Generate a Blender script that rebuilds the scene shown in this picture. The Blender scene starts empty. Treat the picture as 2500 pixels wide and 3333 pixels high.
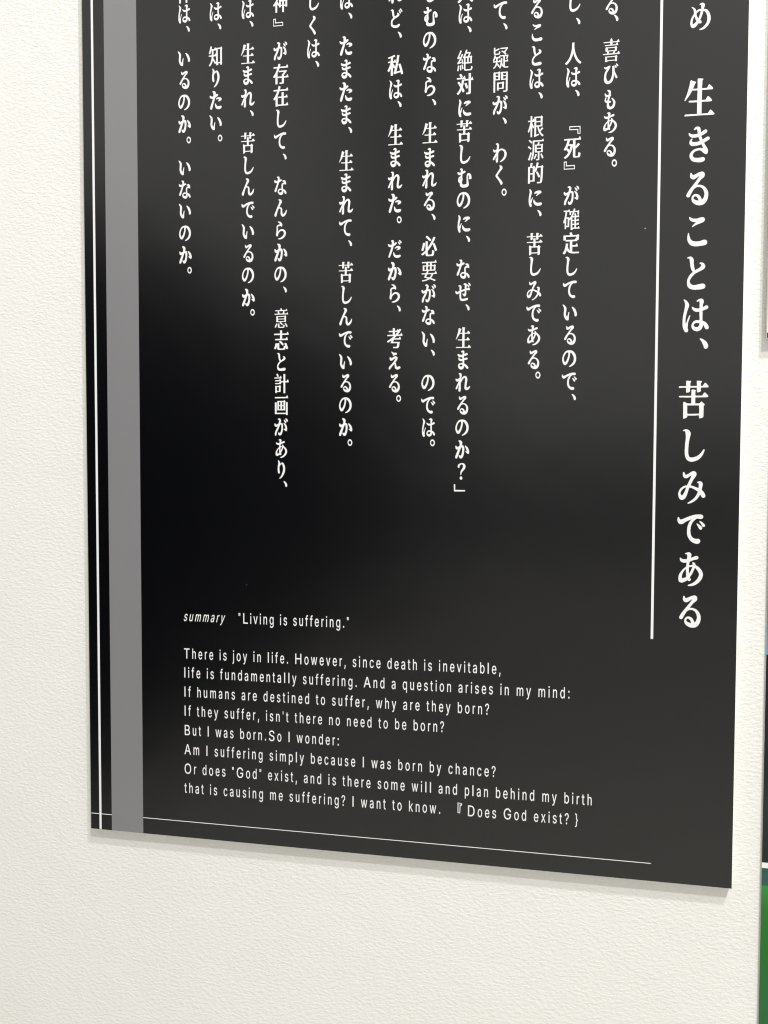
# Corner of a glossy black text panel hung on a white textured gallery wall.
# X runs right along the wall, Y into the wall, Z up; metres. Panel bottom-left corner is at X=0, Z=ZB.
import bpy, bmesh, math, random
from mathutils import Vector, Matrix

scene = bpy.context.scene
COL = scene.collection
ZB = 1.0            # height of the panel's bottom edge
T = 0.0085          # how far the panel face stands off the wall
MM = 0.001

# ------------------------------------------------------------------ camera
cam_d = bpy.data.cameras.new("camera")
cam = bpy.data.objects.new("camera", cam_d)
COL.objects.link(cam)
right = Vector((0.97435, 0.22501, 0.00281)).normalized()
fwd = Vector((-0.22463, 0.97333, -0.04664))
fwd = (fwd - right * fwd.dot(right)).normalized()
up = right.cross(fwd)
loc = Vector((0.49058, -T - 0.8569, ZB + 0.35444))
cam.matrix_world = Matrix(((right.x, up.x, -fwd.x, loc.x), (right.y, up.y, -fwd.y, loc.y),
                           (right.z, up.z, -fwd.z, loc.z), (0, 0, 0, 1)))
cam_d.sensor_fit = 'HORIZONTAL'
cam_d.sensor_width = 36.0
cam_d.lens = 36.0 * 3200 / 2500
cam_d.clip_start = 0.01
cam_d.clip_end = 100
scene.camera = cam

# ------------------------------------------------------------------ room light
world = bpy.data.worlds.new("World")
scene.world = world
world.use_nodes = True
bg = world.node_tree.nodes["Background"]
bg.inputs["Color"].default_value = (1.0, 0.982, 0.930, 1)
bg.inputs["Strength"].default_value = 0.835

def area_lamp(name, at, target, size, watts, color):
    d = bpy.data.lights.new(name, 'AREA')
    d.shape = 'DISK'; d.size = size; d.energy = watts; d.color = color
    o = bpy.data.objects.new(name, d)
    COL.objects.link(o)
    o.location = at
    o.rotation_euler = (Vector(target) - Vector(at)).to_track_quat('-Z', 'Y').to_euler()
    return o
# two ceiling spots up and to the right: they throw the stepped double shadow under the panel
area_lamp("ceiling_spot", (1.40, -2.1, ZB + 2.90), (0.30, 0, ZB + 0.35), 0.12, 52, (1.0, 0.98, 0.945))
area_lamp("ceiling_spot", (1.46, -1.4, ZB + 3.00), (0.30, 0, ZB + 0.30), 0.12, 55, (1.0, 0.98, 0.945))

scene.view_settings.view_transform = 'Standard'
scene.view_settings.look = 'None'
scene.view_settings.exposure = 0.0
scene.view_settings.gamma = 1.0
scene.view_settings.use_curve_mapping = False
scene.cycles.filter_width = 1.15

# ------------------------------------------------------------------ helpers
def material(name, color, rough=0.5, spec=0.5, bump=None):
    m = bpy.data.materials.new(name); m.use_nodes = True
    nt = m.node_tree; b = nt.nodes["Principled BSDF"]
    b.inputs["Base Color"].default_value = (*color, 1)
    b.inputs["Roughness"].default_value = rough
    b.inputs["Specular IOR Level"].default_value = spec
    tc = nt.nodes.new("ShaderNodeTexCoord")
    if bump:
        scale, dist, detail = bump
        n = nt.nodes.new("ShaderNodeTexNoise")
        n.inputs["Scale"].default_value = scale; n.inputs["Detail"].default_value = detail
        bp = nt.nodes.new("ShaderNodeBump")
        bp.inputs["Distance"].default_value = dist
        nt.links.new(tc.outputs["Object"], n.inputs["Vector"])
        nt.links.new(n.outputs["Fac"], bp.inputs["Height"])
        nt.links.new(bp.outputs["Normal"], b.inputs["Normal"])
    return m

def mesh_obj(name, bm, mat, parent=None):
    me = bpy.data.meshes.new(name); bm.to_mesh(me); bm.free()
    o = bpy.data.objects.new(name, me); COL.objects.link(o)
    if mat: me.materials.append(mat)
    if parent: o.parent = parent
    return o

def box(bm, x0, x1, y0, y1, z0, z1):
    v = [bm.verts.new(p) for p in ((x0,y0,z0),(x1,y0,z0),(x1,y1,z0),(x0,y1,z0),(x0,y0,z1),(x1,y0,z1),(x1,y1,z1),(x0,y1,z1))]
    for f in ((0,3,2,1),(4,5,6,7),(0,1,5,4),(1,2,6,5),(2,3,7,6),(3,0,4,7)):
        bm.faces.new([v[i] for i in f])

def sheet(bm, pts, y):
    bm.faces.new([bm.verts.new((x, y, z)) for x, z in pts])

def rect_sheet(name, x0, x1, z0, z1, y, mat, parent):
    bm = bmesh.new(); sheet(bm, [(x0,z0),(x1,z0),(x1,z1),(x0,z1)], y)
    return mesh_obj(name, bm, mat, parent)

def thing(name, label, cat, at):
    o = bpy.data.objects.new(name, None); COL.objects.link(o)
    o.location = at; o.empty_display_size = 0.05
    o["label"] = label; o["category"] = cat
    return o

def outline_obj(name, loops, y, mat, parent):
    """Flat printed shapes: closed loops (x, z) filled with their holes left open."""
    cu = bpy.data.curves.new(name, 'CURVE'); cu.dimensions = '2D'; cu.fill_mode = 'BOTH'
    for L in loops:
        s = cu.splines.new('POLY'); s.points.add(len(L) - 1)
        for p, (x, z) in zip(s.points, L): p.co = (x, z, 0, 1)
        s.use_cyclic_u = True
    tmp = bpy.data.objects.new("tmp", cu); COL.objects.link(tmp)
    me = bpy.data.meshes.new_from_object(tmp.evaluated_get(bpy.context.evaluated_depsgraph_get()))
    bpy.data.objects.remove(tmp); bpy.data.curves.remove(cu)
    for v in me.vertices: v.co = (v.co.x, y, v.co.y)
    me.flip_normals() if me.polygons and me.polygons[0].normal.y > 0 else None
    me.name = name; me.materials.clear(); me.materials.append(mat)
    o = bpy.data.objects.new(name, me); COL.objects.link(o); o.parent = parent
    return o

# ------------------------------------------------------------------ materials
M_BLACK = material("black_gloss_print", (0.0004, 0.0006, 0.0016), 0.22, 0.82, (9.0, 0.0007, 2))
M_GREY = material("grey_print", (0.232, 0.228, 0.243), 0.28, 0.7, (9.0, 0.0007, 2))
M_INK = material("white_print", (0.86, 0.86, 0.88), 0.30, 0.5)
M_CORE = material("white_foam_core", (0.80, 0.79, 0.75), 0.8, 0.3)
M_NICK = material("bare_plaster_nick", (0.45, 0.43, 0.39), 0.9, 0.1)
M_SEAM = material("filler_seam", (0.90, 0.895, 0.87), 0.6, 0.3)
M_SPECK = material("pale_dust", (0.45, 0.45, 0.45), 0.8, 0.3)

def wall_material():
    m = bpy.data.materials.new("white_stippled_plaster"); m.use_nodes = True
    nt = m.node_tree; b = nt.nodes["Principled BSDF"]; L = nt.links.new; N = nt.nodes.new
    tc = N("ShaderNodeTexCoord")
    mp = N("ShaderNodeMapping"); mp.inputs["Rotation"].default_value = (0, math.radians(38), 0)
    mp.inputs["Scale"].default_value = (1.0, 1.0, 1.9)
    L(tc.outputs["Object"], mp.inputs["Vector"])
    n1 = N("ShaderNodeTexNoise"); n1.inputs["Scale"].default_value = 210; n1.inputs["Detail"].default_value = 3.0
    n1.inputs["Roughness"].default_value = 0.55; n1.inputs["Distortion"].default_value = 0.15
    n2 = N("ShaderNodeTexNoise"); n2.inputs["Scale"].default_value = 480; n2.inputs["Detail"].default_value = 3.0
    n3 = N("ShaderNodeTexNoise"); n3.inputs["Scale"].default_value = 7; n3.inputs["Detail"].default_value = 3.0
    L(mp.outputs["Vector"], n1.inputs["Vector"]); L(tc.outputs["Object"], n2.inputs["Vector"]); L(tc.outputs["Object"], n3.inputs["Vector"])
    rp = N("ShaderNodeMapRange"); rp.interpolation_type = 'SMOOTHSTEP'
    rp.inputs["From Min"].default_value = 0.36; rp.inputs["From Max"].default_value = 0.68
    L(n1.outputs["Fac"], rp.inputs["Value"])
    ad = N("ShaderNodeMath"); ad.operation = 'MULTIPLY_ADD'; ad.inputs[1].default_value = 0.85
    L(n2.outputs["Fac"], ad.inputs[0]); L(rp.outputs["Result"], ad.inputs[2])
    bp = N("ShaderNodeBump"); bp.inputs["Strength"].default_value = 1.0; bp.inputs["Distance"].default_value = 0.00020
    L(ad.outputs[0], bp.inputs["Height"])
    big = N("ShaderNodeBump"); big.inputs["Distance"].default_value = 0.002
    L(n3.outputs["Fac"], big.inputs["Height"]); L(big.outputs["Normal"], bp.inputs["Normal"])
    mx = N("ShaderNodeMix"); mx.data_type = 'RGBA'
    mx.inputs["A"].default_value = (0.848, 0.848, 0.825, 1); mx.inputs["B"].default_value = (0.880, 0.880, 0.858, 1)
    L(n3.outputs["Fac"], mx.inputs["Factor"]); L(mx.outputs["Result"], b.inputs["Base Color"])
    b.inputs["Roughness"].default_value = 0.75; b.inputs["Specular IOR Level"].default_value = 0.25
    L(bp.outputs["Normal"], b.inputs["Normal"])
    return m
M_WALL = wall_material()

# ------------------------------------------------------------------ wall, floor, and unseen dark shapes placed for the panel's reflection
bm = bmesh.new(); box(bm, -2.2, 2.4, 0.0, 0.12, 0.0, 2.9)
w = mesh_obj("wall", bm, M_WALL); w["kind"] = "structure"

# small nicks and a hairline seam in the plaster
for pts, dark in ((((-0.0690,0.302),(-0.0684,0.302),(-0.0672,0.235),(-0.0678,0.235)), 0), (((0.6040,-0.0262),(0.6046,-0.0258),(0.6066,-0.0246),(0.6064,-0.0252)), 1),
                  (((-0.0046,0.5580),(-0.0030,0.5574),(-0.0029,0.5579),(-0.0043,0.5588)), 1), (((-0.0655,0.5790),(-0.0648,0.5790),(-0.0645,0.5700),(-0.0650,0.5700)), 0)):
    bm = bmesh.new(); sheet(bm, [(x, z + ZB) for x, z in pts[::-1]], -0.0001)
    mesh_obj("nick" if dark else "hairline_seam", bm, M_NICK if dark else M_SEAM, w)

M_FLOOR = material("grey_floor_tile", (0.62, 0.60, 0.56), 0.6, 0.3)
bm = bmesh.new(); box(bm, -6.0, 6.0, -9.0, 0.12, -0.1, 0.0)
f = mesh_obj("floor", bm, M_FLOOR); f["kind"] = "structure"

M_DARK = material("dark_reflection_shape", (0.003, 0.003, 0.005), 0.9, 0.05)
bm = bmesh.new(); box(bm, -1.12, -1.0, -7.5, -0.55, 0.36, 2.10); box(bm, -1.0, 5.0, -7.5, -7.38, 0.50, 1.40); box(bm, -0.72, -0.44, -4.1, -4.0, 2.35, 4.2)  # Unseen side divider; far strip and post added to darken the panel's reflection
p = mesh_obj("partition_and_added_shapes", bm, M_DARK); p["kind"] = "structure"

# ------------------------------------------------------------------ lettering outlines, 1/20 mm, x,z pairs
KANA_KANJI = {
    "Tめ": "15 216 33 217 45 213 53 207 62 196 66 184 66 167 53 127 52 121 54 118 59 115 82 110 96 105 108 97 122 82 137 58 145 38 157 1 160 -24 160 -53 157 -73 148 -104 134 -133 113 -162 96 -180 80 -193 65 -202 36 -214 16 -217 8 -215 -10 -214 -14 -210 -15 -204 -7 -198 16 -189 34 -179 48 -169 76 -140 94 -113 102 -93 106 -79 106 -67 109 -56 109 -30 106 -19 106 -7 100 21 94 36 80 61 71 73 59 82 50 86 45 84 34 41 17 -10 -4 -56 -3 -62 11 -67 16 -72 19 -79 20 -93 18 -99 14 -104 2 -111 -4 -111 -21 -104 -27 -103 -48 -133 -75 -160 -92 -170 -104 -174 -112 -174 -127 -170 -135 -165 -144 -153 -150 -139 -157 -102 -156 -73 -150 -44 -139 -10 -127 13 -104 47 -102 53 -103 90 -109 118 -120 136 -138 152 -139 156 -138 161 -135 164 -130 163 -104 150 -92 141 -78 124 -72 113 -68 98 -64 96 -41 110 -27 116 -12 120 8 120 10 122 12 127 11 176 8 184 5 186 -7 183 -12 184 -16 187 -16 193 -14 198 -8 204 5 212/-12 90 -27 85 -38 77 -60 56 -63 50 -62 38 -53 4 -35 -30 -32 -30 -30 -26 -20 -4 -3 50 3 78 5 87 3 90 -4 91/-95 6 -102 -4 -110 -24 -122 -73 -122 -96 -118 -107 -112 -114 -104 -111 -90 -100 -62 -73 -59 -67 -76 -36 -91 4 -92 6",
    "T生": "-15 299 -5 300 43 292 58 291 63 287 61 279 48 256 48 202 45 184 45 144 47 139 55 137 118 137 123 138 130 147 147 184 152 189 161 191 171 184 186 166 210 142 216 130 217 119 216 116 212 112 206 109 52 109 47 107 45 104 45 -30 42 -44 43 -49 49 -51 95 -51 101 -50 104 -47 133 -1 138 3 146 3 156 -4 190 -41 201 -56 204 -67 199 -76 189 -82 121 -83 101 -80 49 -80 43 -82 42 -90 43 -267 44 -270 49 -271 135 -271 143 -270 153 -258 169 -227 175 -219 181 -217 189 -217 208 -236 244 -278 247 -284 247 -290 235 -299 226 -300 112 -300 92 -297 -214 -297 -220 -296 -224 -290 -225 -284 -223 -281 -211 -269 -205 -266 -191 -266 -179 -268 -97 -268 -79 -271 -34 -271 -29 -270 -27 -267 -27 -90 -28 -82 -34 -80 -108 -80 -122 -77 -151 -77 -159 -71 -162 -64 -157 -53 -151 -49 -128 -48 -108 -51 -34 -51 -28 -49 -27 -41 -26 53 -24 67 -24 104 -25 109 -31 111 -97 112 -105 115 -108 113 -142 50 -208 -39 -219 -50 -225 -48 -228 -41 -193 47 -182 82 -156 179 -137 273 -131 277 -125 279 -119 279 -105 267 -62 253 -57 248 -51 239 -52 233 -65 220 -71 207 -91 150 -94 142 -92 139 -85 137 -28 138 -24 142 -24 147 -24 227 -26 242 -26 287 -25 293 -23 296",
    "B生": "-8 179 -3 180 25 175 33 175 36 172 35 167 27 154 27 121 25 111 25 87 27 83 31 82 67 82 70 83 73 88 83 111 86 114 91 115 96 111 105 100 119 85 122 78 123 71 122 70 120 67 117 65 29 65 27 64 26 63 25 -18 24 -26 25 -29 28 -31 54 -31 57 -30 59 -28 75 -1 78 2 83 2 88 -2 108 -25 114 -33 115 -40 113 -45 107 -49 68 -50 57 -48 28 -48 25 -49 24 -54 24 -160 25 -162 28 -163 76 -163 81 -162 86 -155 95 -136 99 -131 102 -130 107 -130 117 -141 138 -167 139 -170 139 -174 133 -179 128 -180 63 -180 52 -178 -121 -178 -124 -177 -127 -174 -127 -170 -126 -169 -119 -161 -116 -160 -108 -160 -101 -161 -55 -161 -45 -163 -19 -163 -16 -162 -15 -160 -15 -54 -16 -49 -19 -48 -61 -48 -69 -46 -85 -46 -90 -43 -92 -38 -89 -32 -85 -29 -72 -29 -61 -31 -19 -31 -16 -29 -15 -25 -15 32 -13 40 -13 63 -14 65 -17 67 -55 67 -59 69 -61 68 -80 30 -118 -24 -124 -30 -127 -29 -129 -25 -109 28 -103 49 -88 107 -77 164 -74 166 -71 168 -67 167 -59 160 -35 152 -32 149 -29 143 -30 140 -37 132 -40 124 -52 90 -53 85 -52 83 -48 82 -16 83 -14 85 -13 88 -13 136 -15 145 -15 172 -14 176 -13 178",
    "Tき": "-27 289 -9 290 6 286 14 281 26 269 32 251 36 231 36 200 37 196 40 194 51 199 88 226 100 233 117 233 123 231 131 224 137 215 138 209 138 197 128 182 88 157 54 141 48 136 48 129 62 86 67 77 71 76 74 78 131 111 148 117 160 115 166 113 175 103 178 94 178 80 174 73 166 64 108 32 94 23 92 20 93 14 99 3 138 -60 146 -77 152 -94 155 -109 155 -123 151 -134 149 -149 143 -157 131 -164 117 -164 111 -162 71 -130 46 -104 31 -97 26 -96 0 -97 -32 -105 -52 -114 -66 -128 -81 -154 -84 -169 -80 -184 -70 -200 -61 -209 -54 -212 -43 -215 -17 -216 3 -219 20 -216 46 -215 66 -210 83 -210 92 -214 103 -224 106 -229 109 -237 110 -249 109 -254 101 -269 95 -274 88 -278 66 -286 48 -290 11 -290 0 -287 -17 -287 -34 -284 -52 -281 -69 -275 -86 -266 -97 -258 -104 -251 -118 -231 -129 -206 -133 -191 -133 -160 -129 -149 -121 -131 -100 -104 -72 -82 -60 -77 -34 -68 14 -59 37 -59 66 -65 74 -69 77 -68 78 -66 69 -40 57 -13 52 -3 48 -1 -3 -15 -23 -18 -37 -19 -49 -21 -77 -21 -103 -15 -112 -12 -120 -6 -129 3 -138 20 -138 49 -132 69 -124 80 -103 103 -97 103 -93 97 -93 91 -100 63 -95 51 -89 47 -66 42 -37 41 3 47 17 51 23 54 24 57 23 63 3 120 -6 121 -43 113 -89 114 -112 122 -129 133 -139 143 -146 154 -150 169 -153 189 -149 194 -146 195 -134 189 -124 180 -117 176 -89 167 -46 167 -37 170 -26 170 -11 174 -9 180 -10 194 -20 237 -23 244 -29 248 -34 249 -56 237 -63 236 -69 237 -73 243 -72 249 -53 274 -46 281",
    "Tる": "52 271 59 273 76 272 85 269 99 259 106 249 111 234 111 209 106 194 95 177 55 146 16 95 -2 69 -4 64 2 62 42 61 73 52 96 41 106 34 131 10 148 -14 162 -42 165 -51 172 -86 172 -123 166 -163 160 -183 143 -217 135 -229 113 -250 96 -261 82 -266 68 -270 36 -273 11 -269 -15 -261 -32 -252 -50 -240 -71 -220 -79 -209 -87 -189 -91 -174 -91 -143 -81 -117 -72 -105 -58 -94 -47 -88 -32 -85 -21 -85 -7 -87 22 -99 38 -111 54 -137 73 -180 76 -182 80 -180 94 -160 105 -134 112 -106 112 -83 105 -54 99 -39 85 -11 78 0 71 7 48 21 31 27 -1 27 -15 23 -27 18 -49 3 -54 -3 -87 -57 -103 -89 -115 -117 -127 -130 -132 -133 -144 -134 -161 -129 -167 -123 -172 -113 -174 -100 -171 -91 -147 -43 -124 -9 -12 139 17 180 31 203 31 206 25 204 -4 186 -32 165 -49 157 -67 153 -84 157 -95 162 -105 171 -116 191 -119 206 -119 217 -117 231 -115 254 -109 260 -104 261 -98 260 -93 254 -78 226 -75 223 -72 223 -61 225 -38 234 16 261/-38 -122 -47 -126 -55 -134 -59 -149 -59 -157 -56 -163 -47 -172 -24 -183 11 -195 18 -194 20 -189 14 -169 0 -143 -12 -130 -18 -126 -29 -122",
    "Bる": "29 163 33 164 43 163 48 161 56 155 60 149 63 141 63 125 60 117 54 106 31 87 9 57 -1 41 -2 38 1 37 24 37 42 31 54 24 60 21 74 6 84 -9 92 -25 93 -31 97 -51 97 -74 94 -98 90 -110 81 -130 76 -137 64 -150 54 -156 46 -160 38 -162 21 -164 6 -161 -9 -156 -18 -151 -28 -144 -40 -132 -44 -125 -49 -113 -51 -105 -51 -86 -46 -70 -41 -63 -33 -56 -26 -53 -18 -51 -12 -51 -4 -52 12 -60 21 -67 30 -82 42 -108 43 -109 45 -108 53 -96 60 -81 63 -63 63 -50 60 -33 56 -23 48 -7 44 0 40 4 27 12 17 16 0 16 -9 14 -15 11 -28 2 -30 -2 -49 -34 -58 -53 -65 -70 -72 -78 -75 -80 -81 -81 -91 -77 -94 -74 -97 -68 -98 -60 -97 -55 -83 -26 -70 -5 -7 84 10 108 18 122 17 124 14 122 -2 112 -18 99 -28 94 -38 92 -47 94 -54 97 -59 103 -65 115 -67 123 -67 130 -66 139 -65 153 -62 156 -59 157 -55 156 -53 153 -44 135 -42 134 -41 134 -34 135 -21 140 9 156/-21 -73 -27 -75 -31 -81 -34 -89 -33 -94 -32 -98 -26 -103 -13 -110 6 -117 10 -117 11 -113 8 -101 0 -86 -7 -78 -10 -76 -17 -73",
    "Tこ": "-119 242 -111 242 -91 227 -65 216 -48 212 -31 212 -19 209 1 209 55 226 67 226 78 229 92 228 107 223 116 216 124 202 128 191 127 185 124 173 119 165 104 150 78 139 -8 108 -31 97 -62 76 -68 75 -74 79 -74 85 -73 88 -43 125 -18 145 -16 148 -16 151 -28 155 -39 155 -56 159 -73 164 -96 178 -111 193 -117 205 -123 231 -122 239/-131 -18 -125 -18 -119 -27 -117 -49 -114 -67 -105 -92 -95 -115 -82 -134 -71 -145 -60 -152 -36 -159 -19 -160 -11 -162 32 -162 55 -159 98 -143 112 -140 135 -140 152 -148 161 -157 166 -167 168 -172 168 -192 164 -204 155 -216 138 -227 104 -234 89 -234 81 -236 58 -237 24 -242 -19 -242 -39 -239 -71 -230 -88 -221 -99 -214 -120 -192 -136 -162 -143 -141 -146 -121 -146 -72 -137 -27",
    "Bこ": "-67 145 -62 145 -51 136 -37 129 -27 127 -17 127 -11 126 1 126 31 136 38 136 44 137 52 137 60 134 66 130 70 121 72 114 72 111 70 104 67 99 59 90 44 83 -4 65 -17 58 -35 46 -38 45 -42 47 -42 51 -41 53 -24 75 -10 87 -9 89 -9 90 -16 93 -22 93 -32 95 -41 99 -54 107 -62 116 -66 123 -70 138 -69 143/-74 -11 -70 -11 -67 -16 -66 -30 -64 -40 -60 -55 -54 -69 -46 -80 -40 -87 -34 -91 -20 -96 -11 -96 -6 -97 18 -97 31 -95 55 -86 63 -84 76 -84 86 -89 91 -94 94 -100 95 -103 95 -115 93 -122 88 -130 78 -136 59 -140 51 -140 46 -142 33 -142 13 -145 -11 -145 -22 -144 -40 -138 -50 -133 -56 -128 -68 -115 -77 -97 -81 -85 -83 -73 -82 -43 -77 -16",
    "Tと": "-106 273 -91 274 -71 268 -52 250 -44 236 -38 210 -38 156 -35 144 -32 110 -25 79 -16 47 -14 46 -5 50 52 84 68 99 76 110 79 119 79 133 76 139 61 147 55 153 54 162 60 167 66 169 95 169 106 165 118 157 128 147 141 124 145 110 145 99 140 84 132 72 118 57 101 47 -2 -3 -22 -17 -43 -38 -77 -81 -91 -107 -98 -133 -90 -158 -82 -171 -75 -178 -62 -187 -31 -197 -14 -197 -5 -194 6 -194 86 -177 118 -177 129 -181 139 -187 147 -198 150 -204 153 -218 150 -233 144 -244 135 -254 126 -259 92 -268 78 -269 69 -271 15 -271 -2 -274 -11 -274 -19 -272 -36 -271 -79 -259 -102 -248 -122 -228 -131 -210 -138 -181 -138 -121 -134 -101 -128 -84 -111 -50 -91 -20 -63 7 -52 16 -49 22 -57 30 -66 44 -77 67 -83 84 -92 130 -92 142 -100 190 -101 204 -107 239 -111 242 -136 244 -142 247 -143 250 -142 256 -139 259",
    "Bと": "-60 164 -51 164 -40 161 -30 150 -25 142 -22 126 -21 94 -20 87 -18 66 -14 47 -9 28 -8 28 -3 30 29 50 38 59 43 66 45 71 45 80 43 83 34 88 31 92 31 97 34 100 38 101 54 101 60 99 67 94 72 88 80 75 82 66 82 59 79 51 75 43 67 34 57 28 -1 -2 -12 -10 -24 -23 -43 -49 -52 -64 -55 -80 -51 -95 -46 -102 -42 -107 -35 -112 -17 -118 -8 -118 -3 -117 4 -116 49 -106 67 -106 73 -109 78 -112 83 -119 85 -122 86 -131 85 -140 81 -146 76 -152 71 -155 52 -161 44 -161 39 -163 8 -163 -1 -164 -6 -164 -11 -163 -21 -163 -45 -155 -58 -149 -69 -137 -74 -126 -78 -109 -78 -73 -76 -61 -73 -50 -63 -30 -51 -12 -36 4 -30 10 -28 13 -32 18 -37 27 -43 40 -47 51 -52 78 -52 85 -57 114 -57 123 -60 143 -63 146 -77 146 -80 148 -81 150 -80 154 -79 156",
    "Tは": "73 271 94 273 107 269 120 259 129 246 132 231 132 220 129 203 118 169 118 157 115 146 117 134 120 133 128 136 157 155 168 159 183 158 191 155 198 149 203 140 205 129 204 120 200 111 195 106 177 97 124 77 117 73 113 69 113 54 115 37 115 -74 119 -91 121 -94 137 -99 160 -111 187 -137 203 -162 214 -189 218 -200 218 -206 212 -220 200 -231 194 -233 183 -233 171 -229 159 -217 140 -177 128 -157 125 -154 123 -157 124 -171 117 -200 109 -217 97 -233 88 -241 65 -255 43 -261 23 -261 0 -255 -12 -249 -23 -241 -42 -223 -50 -209 -55 -194 -59 -171 -55 -151 -48 -131 -35 -109 -24 -97 -3 -85 17 -79 48 -79 63 -81 68 -79 70 -74 70 -29 67 -11 67 54 65 57 63 59 43 58 31 56 23 58 11 59 0 62 -17 71 -32 82 -44 97 -49 109 -55 126 -56 137 -52 143 -43 143 -17 125 8 116 20 115 31 113 54 113 60 114 65 117 67 126 66 223 63 228 54 230 34 225 25 225 20 228 19 234 21 240 40 258 54 266/-181 269 -172 266 -145 249 -125 229 -108 203 -99 174 -99 160 -103 146 -115 114 -132 57 -150 -26 -151 -37 -153 -49 -153 -103 -149 -123 -146 -130 -143 -130 -140 -124 -121 -63 -95 0 -92 3 -86 5 -80 3 -77 -3 -80 -14 -109 -106 -113 -123 -113 -166 -116 -177 -118 -200 -108 -231 -108 -249 -116 -266 -120 -269 -129 -273 -146 -273 -152 -271 -162 -263 -169 -251 -184 -223 -192 -197 -196 -183 -196 -166 -199 -157 -199 -60 -196 -49 -196 -31 -182 54 -176 77 -162 171 -164 183 -165 203 -168 217 -187 257 -186 265/11 -125 0 -130 -12 -143 -21 -160 -21 -171 -9 -184 3 -189 20 -193 40 -194 45 -192 60 -171 66 -157 69 -143 70 -131 69 -129 45 -127 34 -124",
    "Bは": "41 163 53 164 60 161 68 155 73 147 75 139 75 132 73 122 67 101 67 94 65 87 66 80 68 80 72 82 89 93 95 95 103 95 108 93 112 89 115 84 116 77 115 72 113 67 110 63 100 58 70 46 66 44 64 41 64 33 65 22 65 -45 67 -55 68 -57 77 -60 90 -67 105 -82 114 -97 121 -113 123 -120 123 -123 120 -132 113 -138 110 -140 103 -140 97 -137 90 -130 79 -106 73 -94 70 -93 69 -94 70 -103 66 -120 61 -130 55 -140 50 -144 37 -153 24 -157 13 -157 0 -153 -7 -149 -13 -145 -24 -134 -28 -125 -31 -117 -33 -103 -31 -91 -27 -79 -20 -65 -14 -58 -2 -51 10 -47 27 -47 35 -49 39 -47 39 -45 39 -17 38 -7 38 33 37 34 35 35 24 35 18 34 13 35 6 35 0 37 -10 43 -18 49 -25 58 -28 65 -31 75 -32 82 -29 86 -24 86 -10 75 5 70 11 69 18 68 30 68 34 68 37 70 38 75 38 134 35 137 30 138 19 135 14 135 11 137 10 141 12 144 22 155 30 160/-102 161 -97 160 -82 149 -70 137 -61 122 -56 105 -56 96 -58 87 -65 69 -75 34 -85 -15 -85 -22 -87 -29 -87 -62 -84 -74 -83 -78 -81 -78 -79 -74 -68 -38 -54 0 -52 2 -49 3 -45 2 -44 -2 -45 -9 -62 -63 -64 -74 -64 -99 -65 -106 -66 -120 -61 -139 -61 -149 -66 -159 -68 -161 -73 -164 -83 -164 -86 -162 -91 -158 -96 -151 -104 -134 -109 -118 -111 -110 -111 -99 -112 -94 -112 -36 -111 -29 -111 -19 -103 33 -100 46 -91 103 -93 110 -93 122 -95 130 -106 154 -105 159/6 -75 0 -78 -7 -86 -12 -96 -12 -103 -5 -110 1 -113 11 -116 22 -116 26 -115 34 -103 37 -94 39 -86 39 -79 39 -77 26 -76 19 -75",
    "T、": "83 86 92 87 115 78 138 67 178 36 193 17 207 -11 214 -37 213 -54 201 -77 198 -80 184 -87 169 -87 160 -83 149 -72 141 -45 107 35 96 52 78 72 78 80",
    "T苦": "-122 313 -117 314 -97 314 -83 311 -57 311 -52 310 -48 307 -45 301 -46 295 -57 282 -59 275 -58 230 -55 226 -49 225 43 226 45 228 47 233 47 258 44 270 44 307 45 312 48 313 60 311 83 311 91 309 120 307 125 304 126 298 124 293 113 281 110 273 110 230 112 224 123 223 134 224 140 230 168 272 174 274 183 274 188 271 197 263 229 224 231 218 229 204 227 201 223 200 114 199 111 197 110 193 110 144 108 138 103 132 88 124 63 120 54 120 50 124 49 138 47 150 47 193 44 198 37 200 -57 199 -60 197 -62 193 -62 144 -66 135 -77 124 -92 120 -112 120 -120 118 -123 119 -125 124 -125 193 -127 198 -135 200 -200 200 -215 197 -232 197 -235 199 -240 206 -242 213 -237 222 -232 225 -135 225 -127 227 -125 233 -125 307/-30 167 -15 168 31 158 32 153 25 138 24 133 24 73 25 68 28 66 125 65 134 67 137 70 160 110 163 113 177 116 185 111 193 101 215 78 229 61 230 55 229 47 227 44 220 41 203 37 31 37 26 35 24 33 24 -53 24 -59 26 -62 34 -63 91 -62 117 -35 123 -31 128 -35 151 -57 161 -65 177 -82 175 -87 161 -102 159 -107 158 -282 154 -289 140 -301 128 -305 97 -311 92 -307 90 -302 90 -267 88 -263 85 -261 45 -260 31 -263 -92 -263 -97 -266 -100 -282 -108 -293 -117 -302 -123 -305 -160 -314 -163 -312 -165 -307 -165 -153 -167 -136 -167 -42 -163 -38 -149 -35 -140 -38 -106 -59 -95 -62 -49 -63 -41 -62 -39 -59 -39 -53 -39 33 -41 35 -46 37 -146 37 -160 40 -226 40 -233 44 -239 53 -235 59 -226 64 -220 65 -49 65 -41 67 -39 73 -39 158 -37 164/-97 -92 -100 -94 -102 -99 -102 -199 -99 -213 -98 -230 -96 -233 -89 -235 65 -234 85 -231 88 -229 90 -222 90 -145 87 -130 87 -102 84 -96 77 -95 -80 -94",
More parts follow.
